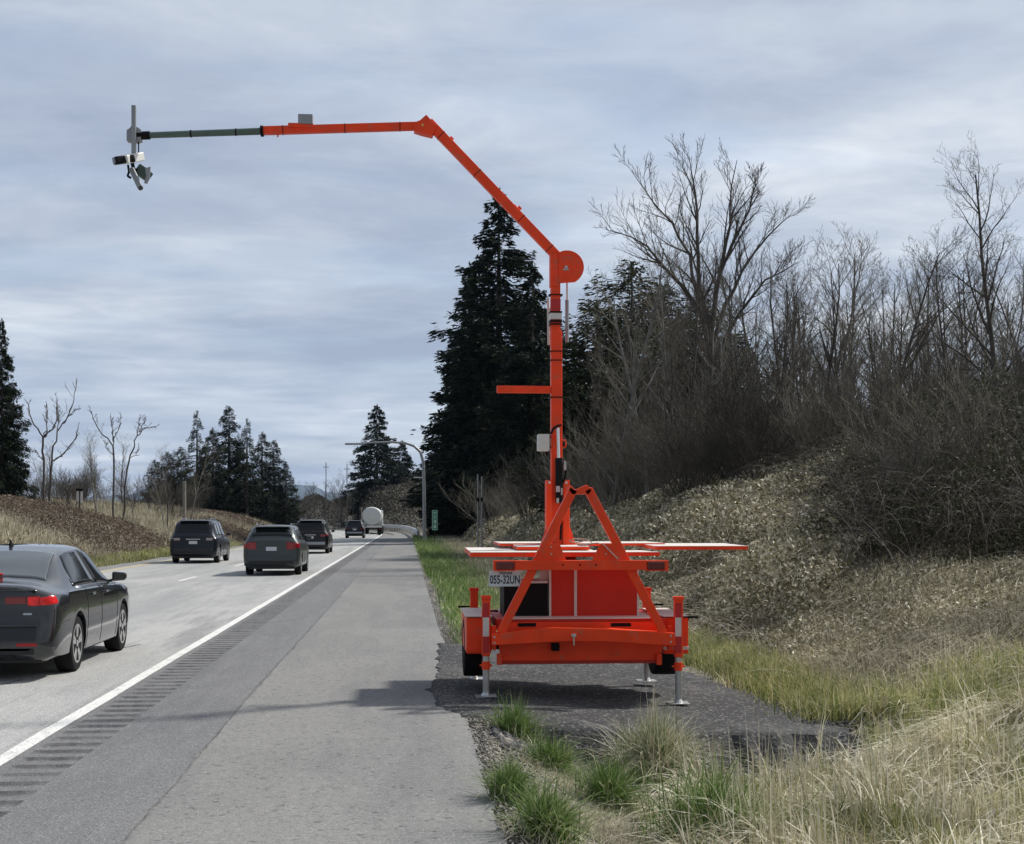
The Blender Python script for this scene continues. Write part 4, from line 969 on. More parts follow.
# jacks
def jack(uc, vtop, vbot, y, vfoot, handle, near=True):
    s = y / F; wd = 8.2 * s if near else 7.8 * s
    x = Q(uc, 0, y)[0]; zt = Q(uc, vtop, y)[2]; zb = Q(uc, vbot, y)[2]; zf = Q(uc, vfoot, y)[2]
    j = MB().box(x-wd/2, x+wd/2, y-wd/2, y+wd/2, zb, zt).build('stabilizer_jack', OR, TR, bevel=.008)
    MB().box(x-wd/2-.008, x+wd/2+.008, y-wd/2-.008, y+wd/2+.008, zt-.02, zt+.015).build('cap', OR, j, bevel=.006)
    if near:
        for (a, b, mm_) in ((617.5, 636.5, M_tapew), (603, 617.3, M_taper), (636.7, 653, M_taper)):
            MB().pbox(uc-3.1, a, uc+3.1, b, y-wd/2-.003, y-wd/2-.001).build('reflective_tape', mm_, j)
    iw = wd * .40
    leg = MB().tube((x, y, zf + .02), (x, y, zb + .05), iw, n=16).build('inner_leg', M_al, j, smooth=40)
    MB().tube((x, y, zb - .13), (x, y, zb - .05), iw + .008, n=16).tube((x - .06, y, zb-.09), (x + .06, y, zb-.09), .010).build('collar', OR, j, smooth=40)
    MB().box(x-.10, x+.10, y-.10, y+.10, zf, zf+.008).add(*cone(x, y, zf + .008, .05, iw, .03)).build('foot_plate', M_al, j, bevel=.002)
    sx = handle[0]; hz = Q(uc, handle[1], y)[2]
    MB().tube((x + sx*wd*.5, y, hz), (x + sx*(wd*.5+.05), y, hz), .008).tube((x + sx*(wd*.5+.05), y, hz), (x + sx*(wd*.5 + handle[2]), y - .02, hz), .011).build('crank_handle', M_blk, j)
    return j
def cone(x, y, z, r0, r1, h, n=12):
    vs = [(x + r0*math.cos(6.283*i/n), y + r0*math.sin(6.283*i/n), z) for i in range(n)] + [(x + r1*math.cos(6.283*i/n), y + r1*math.sin(6.283*i/n), z + h) for i in range(n)]
    return vs, [(i, (i+1) % n, (i+1) % n + n, i + n) for i in range(n)] + [tuple(range(n, 2*n))]
jack(486, 597, 656, 12.90, 696.2, (1, 611, .07)); jack(678.3, 598, 657, 12.90, 703.2, (1, 617, .15))
jack(474, 589, 640, 14.40, 679, (-1, 606.5, .13), False); jack(646.5, 589, 640, 14.40, 681, (1, 604.5, .14), False)
for u in (491.5, 668.5): MB().pbox(u, 626, u + 4.8, 650, 12.90, 13.0).build('jack_bracket', OR, TR, bevel=.003)

# mast
YM = 13.9; px = YM / F
mx0, mx1 = Q(551, 0, YM)[0], Q(562.3, 0, YM)[0]
def P(u, v, y=YM): return Q(u, v, y)
ms = MB().add([(mx0, YM-.055, .74), (mx1, YM-.055, .74), (mx1, YM+.055, .74), (mx0, YM+.055, .74),
               (P(550.6, 325)[0], YM-.055, P(0, 325)[2]), (P(561.6, 325)[0], YM-.055, P(0, 325)[2]), (P(561.6, 325)[0], YM+.055, P(0, 325)[2]), (P(550.6, 325)[0], YM+.055, P(0, 325)[2])],
              [(0,3,2,1),(4,5,6,7),(0,1,5,4),(1,2,6,5),(2,3,7,6),(3,0,4,7)]).build('mast', OR, TR, bevel=.010)
MB().pbox(551, 252, 560.5, 332, YM-.045, YM+.045).build('upper_mast', OR, ms, bevel=.008)
for v0, v1, mm_, ex in ((313, 319, M_tapew, .4), (320, 321.6, M_blk, .8), (323.2, 324.4, M_blk, .8), (311, 312.3, M_blk, .8), (294, 294.7, M_blk, 1.5), (350.6, 351.4, M_blk, .5), (359.6, 360.4, M_blk, .5), (396.6, 397.6, M_blk, .7)):
    MB().pbox(550.8 - ex, v0, 561.4 + ex + (.6 if v0 > 340 else 0), v1, YM-.062, YM+.062).build('band', mm_, ms)
MB().pbox(550.9, 299, 560.7, 310, YM-.047, YM-.0455).build('red_tape', M_taper, ms)
for a, b in ((546.6, 552.4), (563, 569.8)):
    pl = MB().pbox(a, 480, b, 560, YM-.09, YM+.09).build('mast_plate', OR, TR, bevel=.006)
    p = P((a + b) / 2, 482.5, YM-.1); MB().tube((p[0], YM-.10, p[2]), (p[0], YM-.085, p[2]), .014, n=8).build('bolt', M_gbox, pl)
MB().pprism([(540, 545), (547, 526), (547, 560), (540, 560)], YM-.06, YM-.04).build('mast_gusset', OR, TR)
MB().pprism([(569.6, 526), (576, 545), (576, 560), (569.6, 560)], YM-.06, YM-.04).build('mast_gusset', OR, TR)
a = P(497, 389.2); b = P(551, 389.2); MB().pbox(497, 386, 551, 392.6, YM-.045, YM+.02).build('crossarm', OR, ms, bevel=.004)
# hydraulic lift ram
yr = YM - .10
rm = MB().tube(Q(557.8, 428, yr), Q(558.6, 460, yr), .017).build('ram_rod', M_chrome, ms, smooth=40)
MB().tube(Q(558.8, 458, yr), Q(559.2, 503, yr), .038, n=16).build('ram_cylinder', M_blk, ms, smooth=40)
MB().poly([Q(551, 434, yr), Q(553, 429, yr), Q(557, 426, yr), Q(561.5, 425, yr)], .012, 8).build('hydraulic_hose', M_blk, ms, smooth=60)
MB().poly([Q(564, 462, yr), Q(566, 470, yr), Q(565, 478, yr), Q(561, 486, yr), Q(562, 505, yr), Q(560.5, 540, yr)], .011, 8).build('hydraulic_hose', M_blk, ms, smooth=60)
MB().pbox(556, 486, 560, 492, yr-.05, yr-.04).pbox(561, 488, 562.6, 495, yr-.05, yr-.03).pbox(556.5, 498, 559, 503, yr-.05, yr-.04).pbox(564, 461, 566.3, 470, yr-.03, yr+.01).build('valve_fittings', M_al, ms)
MB().poly([Q(562, 440, yr), Q(565.5, 440, yr), Q(566, 446, yr), Q(563, 448, yr)], .006, 6).build('conduit', OR, ms)
cb_ = MB().pbox(538.2, 434, 549.6, 450.6, YM-.10, YM+.05).build('control_box', M_gbox, ms, bevel=.006)
MB().tube(P(549, 437), P(552, 437), .012).tube(P(549, 447), P(552, 447), .012).build('box_mount', M_blk, cb_)
MB().tube(Q(567, 283, YM+.08), Q(567.2, 300, YM+.08), .010).build('antenna_rod', M_gbox, ms)
MB().tube(Q(567, 300, YM+.10), Q(567, 342, YM+.10), .020).build('antenna', M_grey, ms, smooth=40)
MB().tube(Q(548, 298, YM+.10), Q(548.6, 345, YM+.10), .012).build('cable', M_gbox, ms, smooth=40)
# winch disc, half moon cut flat on the left and below
hp = [(558.8, 283), (558.8, 252.5)]
hp += [(567 + 17.0*math.cos(t), 267 - 16.8*math.sin(t)) for t in np.linspace(math.radians(108), math.radians(-62), 22)]
dc = MB().pprism(hp, YM-.075, YM-.045).pprism([(567 + (u-567)*.9, 267 + (v-267)*.9) for u, v in hp], YM-.045, YM+.05).build('pivot_disc', OR, ms, bevel=.003)
p = Q(566, 267.5, YM-.08); MB().tube((p[0], YM-.10, p[2]), (p[0], YM-.07, p[2]), .018, n=6).box(p[0]-.03, p[0]+.03, YM-.083, YM-.0755, p[2]-.028, p[2]-.014).build('pivot_bolt', M_al, dc)
MB().pbox(550.3, 253, 559.2, 286, YM-.060, YM+.060).build('mast_head', OR, ms, bevel=.004)
# boom
YB = YM
bd = MB().beam(P(557.5, 257), P(428.5, 122.5), .09, .094, up=(0, 1, 0)).build('diagonal_boom', OR, TR, bevel=.008)
for f_ in (.28, .62, .90, .06):
    u = 557.5 + (428.5-557.5)*f_; v = 257 + (122.5-257)*f_; dx, dz = -.69, .72
    p = P(u, v); MB().beam((p[0], YM, p[2]), (p[0] + dx*.006, YM, p[2] + dz*.006), .096, .098).build('band', M_blk, bd)
for (u, v) in ((449, 141), (517, 210.5)):
    p = P(u, v); MB().beam(p, (p[0]+.05*.72, p[1], p[2]+.05*.69), .03, .04).tube((p[0]+.01, YM, p[2]), (p[0]-.02, YM, p[2]+.06), .008).build('cable_clip', OR, bd)
MB().poly([P(434, 124), P(440, 128), P(441.5, 134), P(440, 140)], .007, 6).build('cable_loop', M_al, bd, smooth=60)
eb = MB().pprism([(414, 122.5), (420, 120), (426.3, 114.5), (436.5, 125.5), (432.5, 135.5), (422, 133), (414, 130.5)], YM-.062, YM+.062).build('elbow_bracket', OR, TR, bevel=.004)
p = P(422.5, 127); MB().tube((p[0], YM-.075, p[2]), (p[0], YM-.06, p[2]), .014, n=8).build('pin', mat('brass pin', (0.7, 0.45, 0.12), .3, .9), eb)
ha = MB().beam(P(263, 130.8), P(418, 126.2), .075, .078, up=(0, 1, 0)).build('horizontal_boom', OR, TR, bevel=.006)
for u in (283, 345, 400): 
    v = 130.8 + (126.2-130.8)*(u-263)/155; p = P(u, v); MB().box(p[0]-.004, p[0]+.004, YM-.040, YM+.040, p[2]-.0405, p[2]+.0405).build('band', M_blk, ha)
ex = MB().tube(P(139, 135.6), P(263, 131.2), .031, .036, n=16).build('extension_tube', M_dgreen, TR, smooth=40)
MB().tube(P(137, 135.8), P(150, 135.3), .042, n=16).build('coupling', M_blk, ex, smooth=40)
for u in (191, 236): 
    v = 135.6 + (131.2-135.6)*(u-139)/124; MB().tube(P(u-.7, v), P(u+.7, v), .038, n=16).build('band', M_blk, ex)
MB().tube(P(260.5, 131.2), P(263.5, 131.1), .056, n=20).build('flange', M_blk, ex, smooth=40)
MB().tube(P(277.8, 133), P(277.8, 137), .008).build('lug', OR, ha)
MB().pbox(288, 123.2, 313.2, 127, YM-.05, YM+.05).build('box_base', OR, ha, bevel=.002)
MB().pbox(298, 114, 312.6, 123.4, YM-.06, YM+.06).build('sensor_box', M_grey, ha, bevel=.005)
hpole = MB().pbox(131.3, 105, 135.6, 161, YM-.075, YM-.035).build('camera_pole', M_grey, TR, bevel=.003)
MB().pprism([(126.5, 130), (129.5, 128), (131, 126), (136, 126), (141, 129.5), (141, 140), (136, 141.5), (126.5, 140.5)], YM-.035, YM+.06).build('pole_clamp', M_grey, hpole, bevel=.003)
M_white2 = mat('white camera shell', (0.70, 0.70, 0.68), .4, var=.03)
M_lensb = mat('camera glass', (0.01, 0.01, 0.012), .08, coat=.5)
# three cameras
c1 = MB().beam(Q(141, 156.5, YM+.05), Q(124, 160, YM-.22), .085, .085, up=(0, 0, 1)).build('camera', M_white2, hpole, bevel=.010)
MB().beam(Q(133, 158.6, YM-.13), Q(114.5, 160.8, YM-.26), .075, .09, up=(0, 0, 1)).build('camera_hood', M_blk, hpole, bevel=.012)
MB().tube(Q(116, 160.8, YM-.25), Q(113.6, 161, YM-.262), .034, n=16).build('camera_lens', M_lensb, hpole)
MB().beam(Q(131.5, 169, YM-.06), Q(140.5, 188, YM-.16), .06, .055).build('camera', M_grey, hpole, bevel=.012)
MB().tube(Q(140.2, 187.4, YM-.16), Q(140.9, 188.8, YM-.167), .024, n=12).build('camera_lens', M_lensb, hpole)
MB().beam(Q(139, 170, YM+.02), Q(148, 176, YM-.02), .12, .11).build('camera', M_dgreen, hpole, bevel=.010)
MB().pprism([(145, 168), (150.5, 166.5), (149.5, 178), (147, 183.5), (144, 183), (146, 176)], YM-.10, YM-.08).build('camera_visor', M_grey, hpole, bevel=.002)
MB().tube(Q(132, 161, YM-.06), Q(134, 172, YM-.06), .018).poly([Q(128, 165, YM-.08), Q(129, 172, YM-.08), Q(127.5, 176, YM-.08), Q(131, 178, YM-.08)], .012, 6).poly([Q(138.6, 142, YM), Q(138.6, 154, YM), Q(136, 158, YM)], .007, 6).tube(Q(133, 169, YM-.06), Q(144, 172, YM), .014).build('camera_bracket', M_blk, hpole, smooth=40)

# ---------------------------------------------------------------- vehicles
def pchip(xk, yk, x):
    xk = np.asarray(xk, float); yk = np.asarray(yk, float); h = np.diff(xk); d = np.diff(yk) / h; m = np.zeros_like(yk)
    for i in range(1, len(xk) - 1):
        if d[i-1] * d[i] > 0:
            w1 = 2*h[i] + h[i-1]; w2 = h[i] + 2*h[i-1]; m[i] = (w1 + w2) / (w1/d[i-1] + w2/d[i])
    m[0], m[-1] = d[0], d[-1]
    x = np.clip(x, xk[0], xk[-1]); i = np.clip(np.searchsorted(xk, x) - 1, 0, len(h) - 1); t = (x - xk[i]) / h[i]
    return (2*t**3-3*t**2+1)*yk[i] + (t**3-2*t**2+t)*h[i]*m[i] + (-2*t**3+3*t**2)*yk[i+1] + (t**3-t**2)*h[i]*m[i+1]
M_glass = mat('tinted car glass', (0.010, 0.012, 0.014), .08, spec=.35, coat=.0)
M_rglass = mat('rear window glass', (0.05, 0.058, 0.06), .06, spec=1.0, coat=.8)
M_trim = mat('black rubber trim', (0.014, 0.014, 0.015), .6)
M_rim = mat('machined alloy', (0.55, 0.55, 0.56), .3, .7)
M_rimd = mat('dark alloy', (0.045, 0.045, 0.05), .4, .5)
M_tl = mat('red tail lens', (0.20, 0.005, 0.009), .15, coat=.6)
M_tlon = mat('lit red tail lamp', (0.55, 0.008, 0.010), .2, emit=.16, coat=.3, var=.5, vscale=14)
M_clear = mat('clear lens', (0.6, 0.6, 0.6), .12, coat=.6)
M_cplate = mat('car plate', (0.55, 0.58, 0.62), .4)
M_silver = mat('chrome trim', (0.6, 0.6, 0.62), .18, 1.0)
class Car:
    def __init__(s, name, label, cat, prof, paint, wheels, wr, slant, group=None):
        """prof rows: y, halfwidth, z bottom, z belt, z top, half width of top"""
        s.root = thing(name, label, cat, (0, 0, 0), group); s.P = np.array(prof, float); s.paint = paint; s.slant = slant
        s.L = s.P[-1, 0]; s.W = s.P[:, 1].max()
        s.wy = wheels; s.wr = wr; s.body()
    def ring(s, y):
        g = [float(pchip(s.P[:, 0], s.P[:, i], y)) for i in range(1, 6)]; w, zb, zl, zt, wt = g
        mid = zb + (zl - zb) * .5; zt = max(zt, zl + .02)
        r = [(w*.86, zb), (w*.96, zb + .05), (w*.985, zb + (mid - zb) * .5), (w, mid), (w*.995, mid + (zl - mid) * .55), (w*.965, zl - .02), (w*.94, zl),
             (wt + (w*.94 - wt) * .12 + .0, zt - min(.07, (zt - zl) * .45)), (wt*.93, zt - min(.02, (zt-zl)*.2)), (wt*.78, zt), (wt*.35, zt + .018)]
        return r
    def warp(s, x, y, z):
        k = max(0, 1 - y / .7); return (x, y + np.interp(z, s.slant[0], s.slant[1]) * k, z)
    def surf(s, y, k):
        r = s.ring(y); k = min(max(k, 0), len(r) - 1.001); i = int(k); f = k - i
        x = r[i][0]*(1-f) + r[i+1][0]*f; z = r[i][1]*(1-f) + r[i+1][1]*f; return Vector(s.warp(x, y, z))
    def body(s):
        st = [0, .03, .08, .15, .25, .4]; st += list(np.arange(.55, s.L - .5, .12)) + [s.L - .4, s.L - .25, s.L - .14, s.L - .06, s.L]
        K = len(s.ring(0)); mb = MB(); vs = []; fs = []
        for y in st:
            r = s.ring(y)
            for x, z in r: vs.append(s.warp(x, y, z))
            for x, z in reversed(r): vs.append(s.warp(-x, y, z))
        n = 2 * K
        for j in range(len(st) - 1):
            for i in range(n): k = (i+1) % n; fs.append((j*n+i, j*n+k, (j+1)*n+k, (j+1)*n+i))
        for j, rev in ((0, 0), (len(st)-1, 1)):
            for i in range(K - 1):
                q = (j*n+i, j*n+n-1-i, j*n+n-2-i, j*n+i+1); fs.append(q if not rev else q[::-1])
        mb.add(vs, fs); o = mb.build('body', s.paint, s.root)
        cut = MB()
        for wy in s.wy:
            for sx in (-1, 1):
                cut.tube((sx*(s.W - .26), wy, s.wr), (sx*(s.W + .2), wy, s.wr), s.wr + .055, n=40)
        c = cut.build('cutter', s.paint)
        md = o.modifiers.new('b', 'BOOLEAN'); md.object = c; md.operation = 'DIFFERENCE'; md.solver = 'EXACT'
        bpy.context.view_layer.update()
        me = bpy.data.meshes.new_from_object(o.evaluated_get(bpy.context.evaluated_depsgraph_get())); o.modifiers.clear(); o.data = me
        bpy.data.objects.remove(c); me.shade_smooth(); me.set_sharp_from_angle(angle=math.radians(38)); me.name = 'body'
        s.bodyo = o
        me.materials.clear(); me.materials.append(s.paint)
    def panel(s, name, cn, m, off=.005, n=8, mirror=True, parent=None, k2=False):
        """cn: 4 corners (y,k) in order around; mirror adds the left one"""
        outs = []
        for sx in ((1, -1) if mirror else (1,)):
            mb = MB(); vs = []
            for a in range(n + 1):
                for b in range(n + 1):
                    ta, tb = a/n, b/n
                    y = (cn[0][0]*(1-ta)+cn[1][0]*ta)*(1-tb) + (cn[3][0]*(1-ta)+cn[2][0]*ta)*tb
                    k = (cn[0][1]*(1-ta)+cn[1][1]*ta)*(1-tb) + (cn[3][1]*(1-ta)+cn[2][1]*ta)*tb
                    p = s.surf(y, k); dy = s.surf(y + .03, k) - s.surf(max(0, y - .03), k); dk = s.surf(y, k + .15) - s.surf(y, k - .15)
                    nn = dy.cross(dk).normalized()
                    if nn.x * p.x < 0 and abs(nn.x) > .2: nn = -nn
                    if abs(nn.x) <= .2 and nn.z < 0: nn = -nn
                    q = p + nn * off; vs.append((q.x * sx, q.y, q.z))
            fs = [(a*(n+1)+b, (a+1)*(n+1)+b, (a+1)*(n+1)+b+1, a*(n+1)+b+1) for a in range(n) for b in range(n)]
            if sx > 0: fs = [f[::-1] for f in fs]
            mb.add(vs, fs); o = mb.build(name, m, parent or s.root, fix=False); o.data.shade_smooth(); outs.append(o)
            sd = o.modifiers.new('s', 'SOLIDIFY'); sd.thickness = .004; sd.offset = 1 if sx > 0 else 1
        return outs
    def top_panel(s, name, y0, y1, m, ka=8.2, inset=(0, 0), off=.006):
        """glass across the whole width between stations (rear window, windshield)"""
        ny, nx = 10, 16; vs = []
        for a in range(ny + 1):
            t = a / ny; y = y0 + (y1 - y0) * t; k0 = ka
            pr = [s.surf(y, k0 + (9.95 - k0) * q / (nx / 2)) for q in range(nx // 2 + 1)]
            row = [Vector((p.x, p.y, p.z)) for p in pr] + [Vector((-p.x, p.y, p.z)) for p in reversed(pr)]
            d = s.surf(y + .05, 9.9) - s.surf(max(0, y - .05), 9.9); nn = Vector((0, -d.z, d.y)).normalized()
            for p in row: vs.append(tuple(p + nn * off))
        c = len(vs) // (ny + 1); fs = [(a*c+b, a*c+b+1, (a+1)*c+b+1, (a+1)*c+b) for a in range(ny) for b in range(c - 1)]
        o = MB().add(vs, fs).build(name, m, s.root); o.data.shade_smooth(); sd = o.modifiers.new('s', 'SOLIDIFY'); sd.thickness = .003; return o
    def rear(s, name, x0, x1, z0, z1, m, off=.006, parent=None, bev=.008, th=.02):
        ya = float(np.interp(z0, s.slant[0], s.slant[1])); yb = float(np.interp(z1, s.slant[0], s.slant[1]))
        vs = [(x0, ya-off, z0), (x1, ya-off, z0), (x1, ya+th, z0), (x0, ya+th, z0), (x0, yb-off, z1), (x1, yb-off, z1), (x1, yb+th, z1), (x0, yb+th, z1)]
        return MB().add(vs, [(0,3,2,1),(4,5,6,7),(0,1,5,4),(1,2,6,5),(2,3,7,6),(3,0,4,7)]).build(name, m, parent or s.root, bevel=bev)
    def wheels(s, rimm=None, spokes=5, detail=True):
        for wy in s.wy:
            for sx in (-1, 1):
                r = s.wr; xc = sx * (s.W - .125); hw = .105
                prof = [(-hw*.9, r*.66), (-hw, r*.82), (-hw*.92, r*.95), (-hw*.7, r), (hw*.7, r), (hw*.92, r*.95), (hw, r*.82), (hw*.9, r*.66)]
                t = MB().lathe(prof, (xc, wy, r), 'x', 36).build('wheel', M_rub, s.root, smooth=40)
                face = sx * hw * .62
                MB().lathe([(-hw*.5, r*.67), (face if sx > 0 else -hw*.5 - .001, r*.67), (face*.9 if sx > 0 else hw*.5, r*.60)] if sx > 0 else [(face*.9, r*.60), (face, r*.67), (hw*.5, r*.67)], (xc, wy, r), 'x', 36).build('rim_barrel', M_rimd, t, smooth=40)
                sp = MB()
                for i in range(spokes):
                    a = 2*math.pi*i/spokes + .3
                    for da in ((-.16, .16) if detail else (0,)):
                        p0 = (xc + sx*hw*.80, wy + r*.10*math.cos(a), r + r*.10*math.sin(a)); p1 = (xc + sx*hw*.86, wy + r*.66*math.cos(a+da), r + r*.66*math.sin(a+da))
                        sp.beam(p0, p1, .018, .042 if detail else .07, up=(1, 0, 0))
                sp.lathe([(0, r*.14), (.02, r*.12)], (xc + sx*hw*.8 - .005, wy, r), 'x', 16)
                # rim lip
                for i in range(36):
                    a = 2*math.pi*i/36; b2 = 2*math.pi*(i+1)/36
                    sp.beam((xc+sx*hw*.88, wy+r*.665*math.cos(a), r+r*.665*math.sin(a)), (xc+sx*hw*.88, wy+r*.665*math.cos(b2), r+r*.665*math.sin(b2)), .012, .022, up=(1, 0, 0))
                sp.build('rim', rimm or M_rim, t, smooth=40)
    def mirrors(s, y, z, m):
        for sx in (-1, 1):
            x = sx * (s.W - .03)
            mi = MB().add([(x, y, z-.06), (x+sx*.17, y+.02, z-.045), (x+sx*.165, y+.02, z+.06), (x, y, z+.075), (x, y+.10, z-.05), (x+sx*.17, y+.12, z-.03), (x+sx*.17, y+.12, z+.05), (x, y+.10, z+.065)],
                          [(0,1,2,3),(4,7,6,5),(0,4,5,1),(1,5,6,2),(2,6,7,3),(3,7,4,0)]).build('side_mirror', m, s.root, bevel=.025)
            MB().beam((sx*(s.W-.08), y+.07, z-.05), (x+sx*.04, y+.06, z-.03), .05, .03).build('mirror_arm', M_trim, mi)
    def floor(s):
        MB().box(-s.W*.8, s.W*.8, .12, s.L - .2, s.P[5, 2]*.0 + s.P[:, 2].max()*.0 + .20, .30).build('underbody', M_trim, s.root)
    def place(s, x, y, z=0, rz=0): s.root.location = (x, y, z); s.root.rotation_euler = (0, 0, rz)

def seamline(car, cn, wd=.006, m=M_trim):
    """thin dark shut line between two (y,k) points on both sides"""
    for sx in (1, -1):
        pts = []
        for q in range(13):
            t = q/12; p = car.surf(cn[0][0]*(1-t)+cn[1][0]*t, cn[0][1]*(1-t)+cn[1][1]*t); pts.append((sx*(p.x+.001), p.y, p.z))
        MB().poly(pts, wd/2, 4).build('door_seam', m, car.root)

# --- dark sedan, near left
P_sedan = [(0, .70, .34, .92, 1.02, .60), (.03, .79, .28, .93, 1.035, .62), (.08, .845, .24, .94, 1.045, .64), (.15, .87, .22, .945, 1.05, .65), (.30, .885, .21, .95, 1.055, .655), (.55, .89, .20, .955, 1.075, .66),
           (.75, .89, .20, .96, 1.14, .64), (1.05, .89, .19, .96, 1.285, .60), (1.40, .89, .18, .955, 1.40, .575), (1.8, .89, .18, .95, 1.443, .57), (2.3, .89, .18, .945, 1.45, .57), (2.75, .89, .18, .935, 1.40, .575),
           (3.1, .89, .18, .93, 1.22, .62), (3.5, .885, .18, .92, .985, .68), (3.8, .88, .19, .90, .955, .70), (4.2, .86, .20, .84, .90, .68), (4.45, .80, .22, .76, .82, .64), (4.58, .70, .26, .70, .75, .58), (4.65, .58, .32, .62, .68, .48)]
M_p1 = mat('dark grey metallic paint', (0.009, 0.011, 0.014), .22, .0, var=.05, coat=1.0)
sd_ = Car('sedan', 'dark grey four door sedan cut by the left edge, right tail lamp lit', 'car', P_sedan, M_p1, (1.12, 3.72), .325, ([0, .45, .62, .80, 1.05], [0.0, 0.0, .07, .10, .08]), 'cars driving away in the lanes')
sd_.panel('rear_door_glass', [(1.08, 6.10), (2.20, 6.08), (2.16, 7.25), (1.42, 7.15)], M_glass, off=.003)
sd_.panel('front_door_glass', [(2.27, 6.08), (3.40, 6.10), (2.86, 7.2), (2.24, 7.25)], M_glass, off=.003)
sd_.panel('door_pillar', [(2.20, 6.08), (2.27, 6.08), (2.24, 7.25), (2.16, 7.25)], M_trim, off=.0025)
sd_.panel('window_trim', [(1.14, 6.00), (3.36, 6.00), (3.36, 6.08), (1.14, 6.08)], M_silver, off=.004)
sd_.top_panel('rear_window', .64, 1.38, M_rglass, ka=7.7); sd_.top_panel('windshield', 2.88, 3.46, M_glass, ka=8.1)
for cn in (((2.32, .8), (2.32, 6.1)), ((1.56, 2.9), (1.58, 6.0)), ((1.54, .8), (1.56, 2.9)), ((3.22, .8), (3.30, 5.9)), ((1.60, .8), (3.22, .8)), ((.02, 3.1), (.62, 3.3))): seamline(sd_, cn)
for y in (1.76, 2.50):
    for sx in (1, -1):
        p = sd_.surf(y, 4.6); MB().beam((sx*(p.x+.02), y, p.z), (sx*(p.x+.02), y+.17, p.z+.005), .022, .028, up=(1, 0, 0)).build('door_handle', M_p1, sd_.root, bevel=.006)
for sx in (1, -1):
    a, b = sorted((sx*.34, sx*.565)); sd_.rear('inner_tail_lamp', a, b, .84, .925, M_tl, bev=.015)
    a, b = sorted((sx*.57, sx*.70)); lt = sd_.rear('tail_lamp', a, b, .815, .935, M_tl, off=.008, bev=.018); a, b = sorted((sx*.575, sx*.695)); sd_.rear('lit_lamp', a, b, .825, .925, M_tlon, off=.012, parent=lt, bev=.012)
sd_.panel('tail_lamp_wrap', [(.0, 4.35), (.16, 4.45), (.10, 5.4), (.0, 5.4)], M_tlon, off=.006)
for sx in (1, -1):
    a, b = sorted((sx*.48, sx*.69)); sd_.rear('rear_reflector', a, b, .385, .425, mat('reflector red', (0.35, 0.012, 0.015), .25, emit=0))
sd_.rear('bumper_insert', -.68, .68, .445, .60, mat('dark satin bumper', (0.02, 0.021, 0.023), .45), off=.003)
sd_.rear('bumper_step', -.69, .69, .60, .625, M_p1, off=.025, th=.05); sd_.rear('trunk_lip', -.66, .66, .985, 1.005, M_p1, off=.02, th=.05)
sd_.rear('license_plate', -.16, .16, .66, .79, M_cplate, off=.008, bev=.002)
sd_.rear('trim_badge', .53, .62, .725, .745, M_silver, off=.005, bev=.001); sd_.rear('diffuser', -.66, .66, .30, .37, M_trim, off=.0, bev=.004)
MB().box(-.17, .17, 1.30, 1.34, 1.33, 1.345).build('brake_light', M_tlon, sd_.root) if 0 else None
p = sd_.surf(.70, 9.5); MB().box(-.16, .16, p.y - .03, p.y, p.z + .012, p.z + .03).build('high_brake_light', M_tlon, sd_.root, bevel=.004)
p = sd_.surf(1.62, 9.9); MB().add([(-.012, p.y-.06, p.z), (.012, p.y-.06, p.z), (.012, p.y+.10, p.z), (-.012, p.y+.10, p.z), (-.004, p.y-.045, p.z+.085), (.004, p.y-.045, p.z+.085), (.004, p.y-.01, p.z+.08), (-.004, p.y-.01, p.z+.08)],
           [(0,3,2,1),(4,5,6,7),(0,1,5,4),(1,2,6,5),(2,3,7,6),(3,0,4,7)]).build('roof_antenna', M_blk, sd_.root, bevel=.003)
sd_.rear('rear_emblem', -.05, .05, .87, .95, M_silver, off=.004)
for sx in (1, -1): sd_.panel('headlight', [(4.15, 5.2), (4.5, 4.6), (4.5, 5.6), (4.15, 6.0)], M_clear, mirror=False) if sx > 0 else None
sd_.mirrors(3.02, 1.02, M_p1); sd_.wheels(); sd_.floor()
sd_.place(-4.56, 14.49); sd_.root.scale = (1, .93, .965)

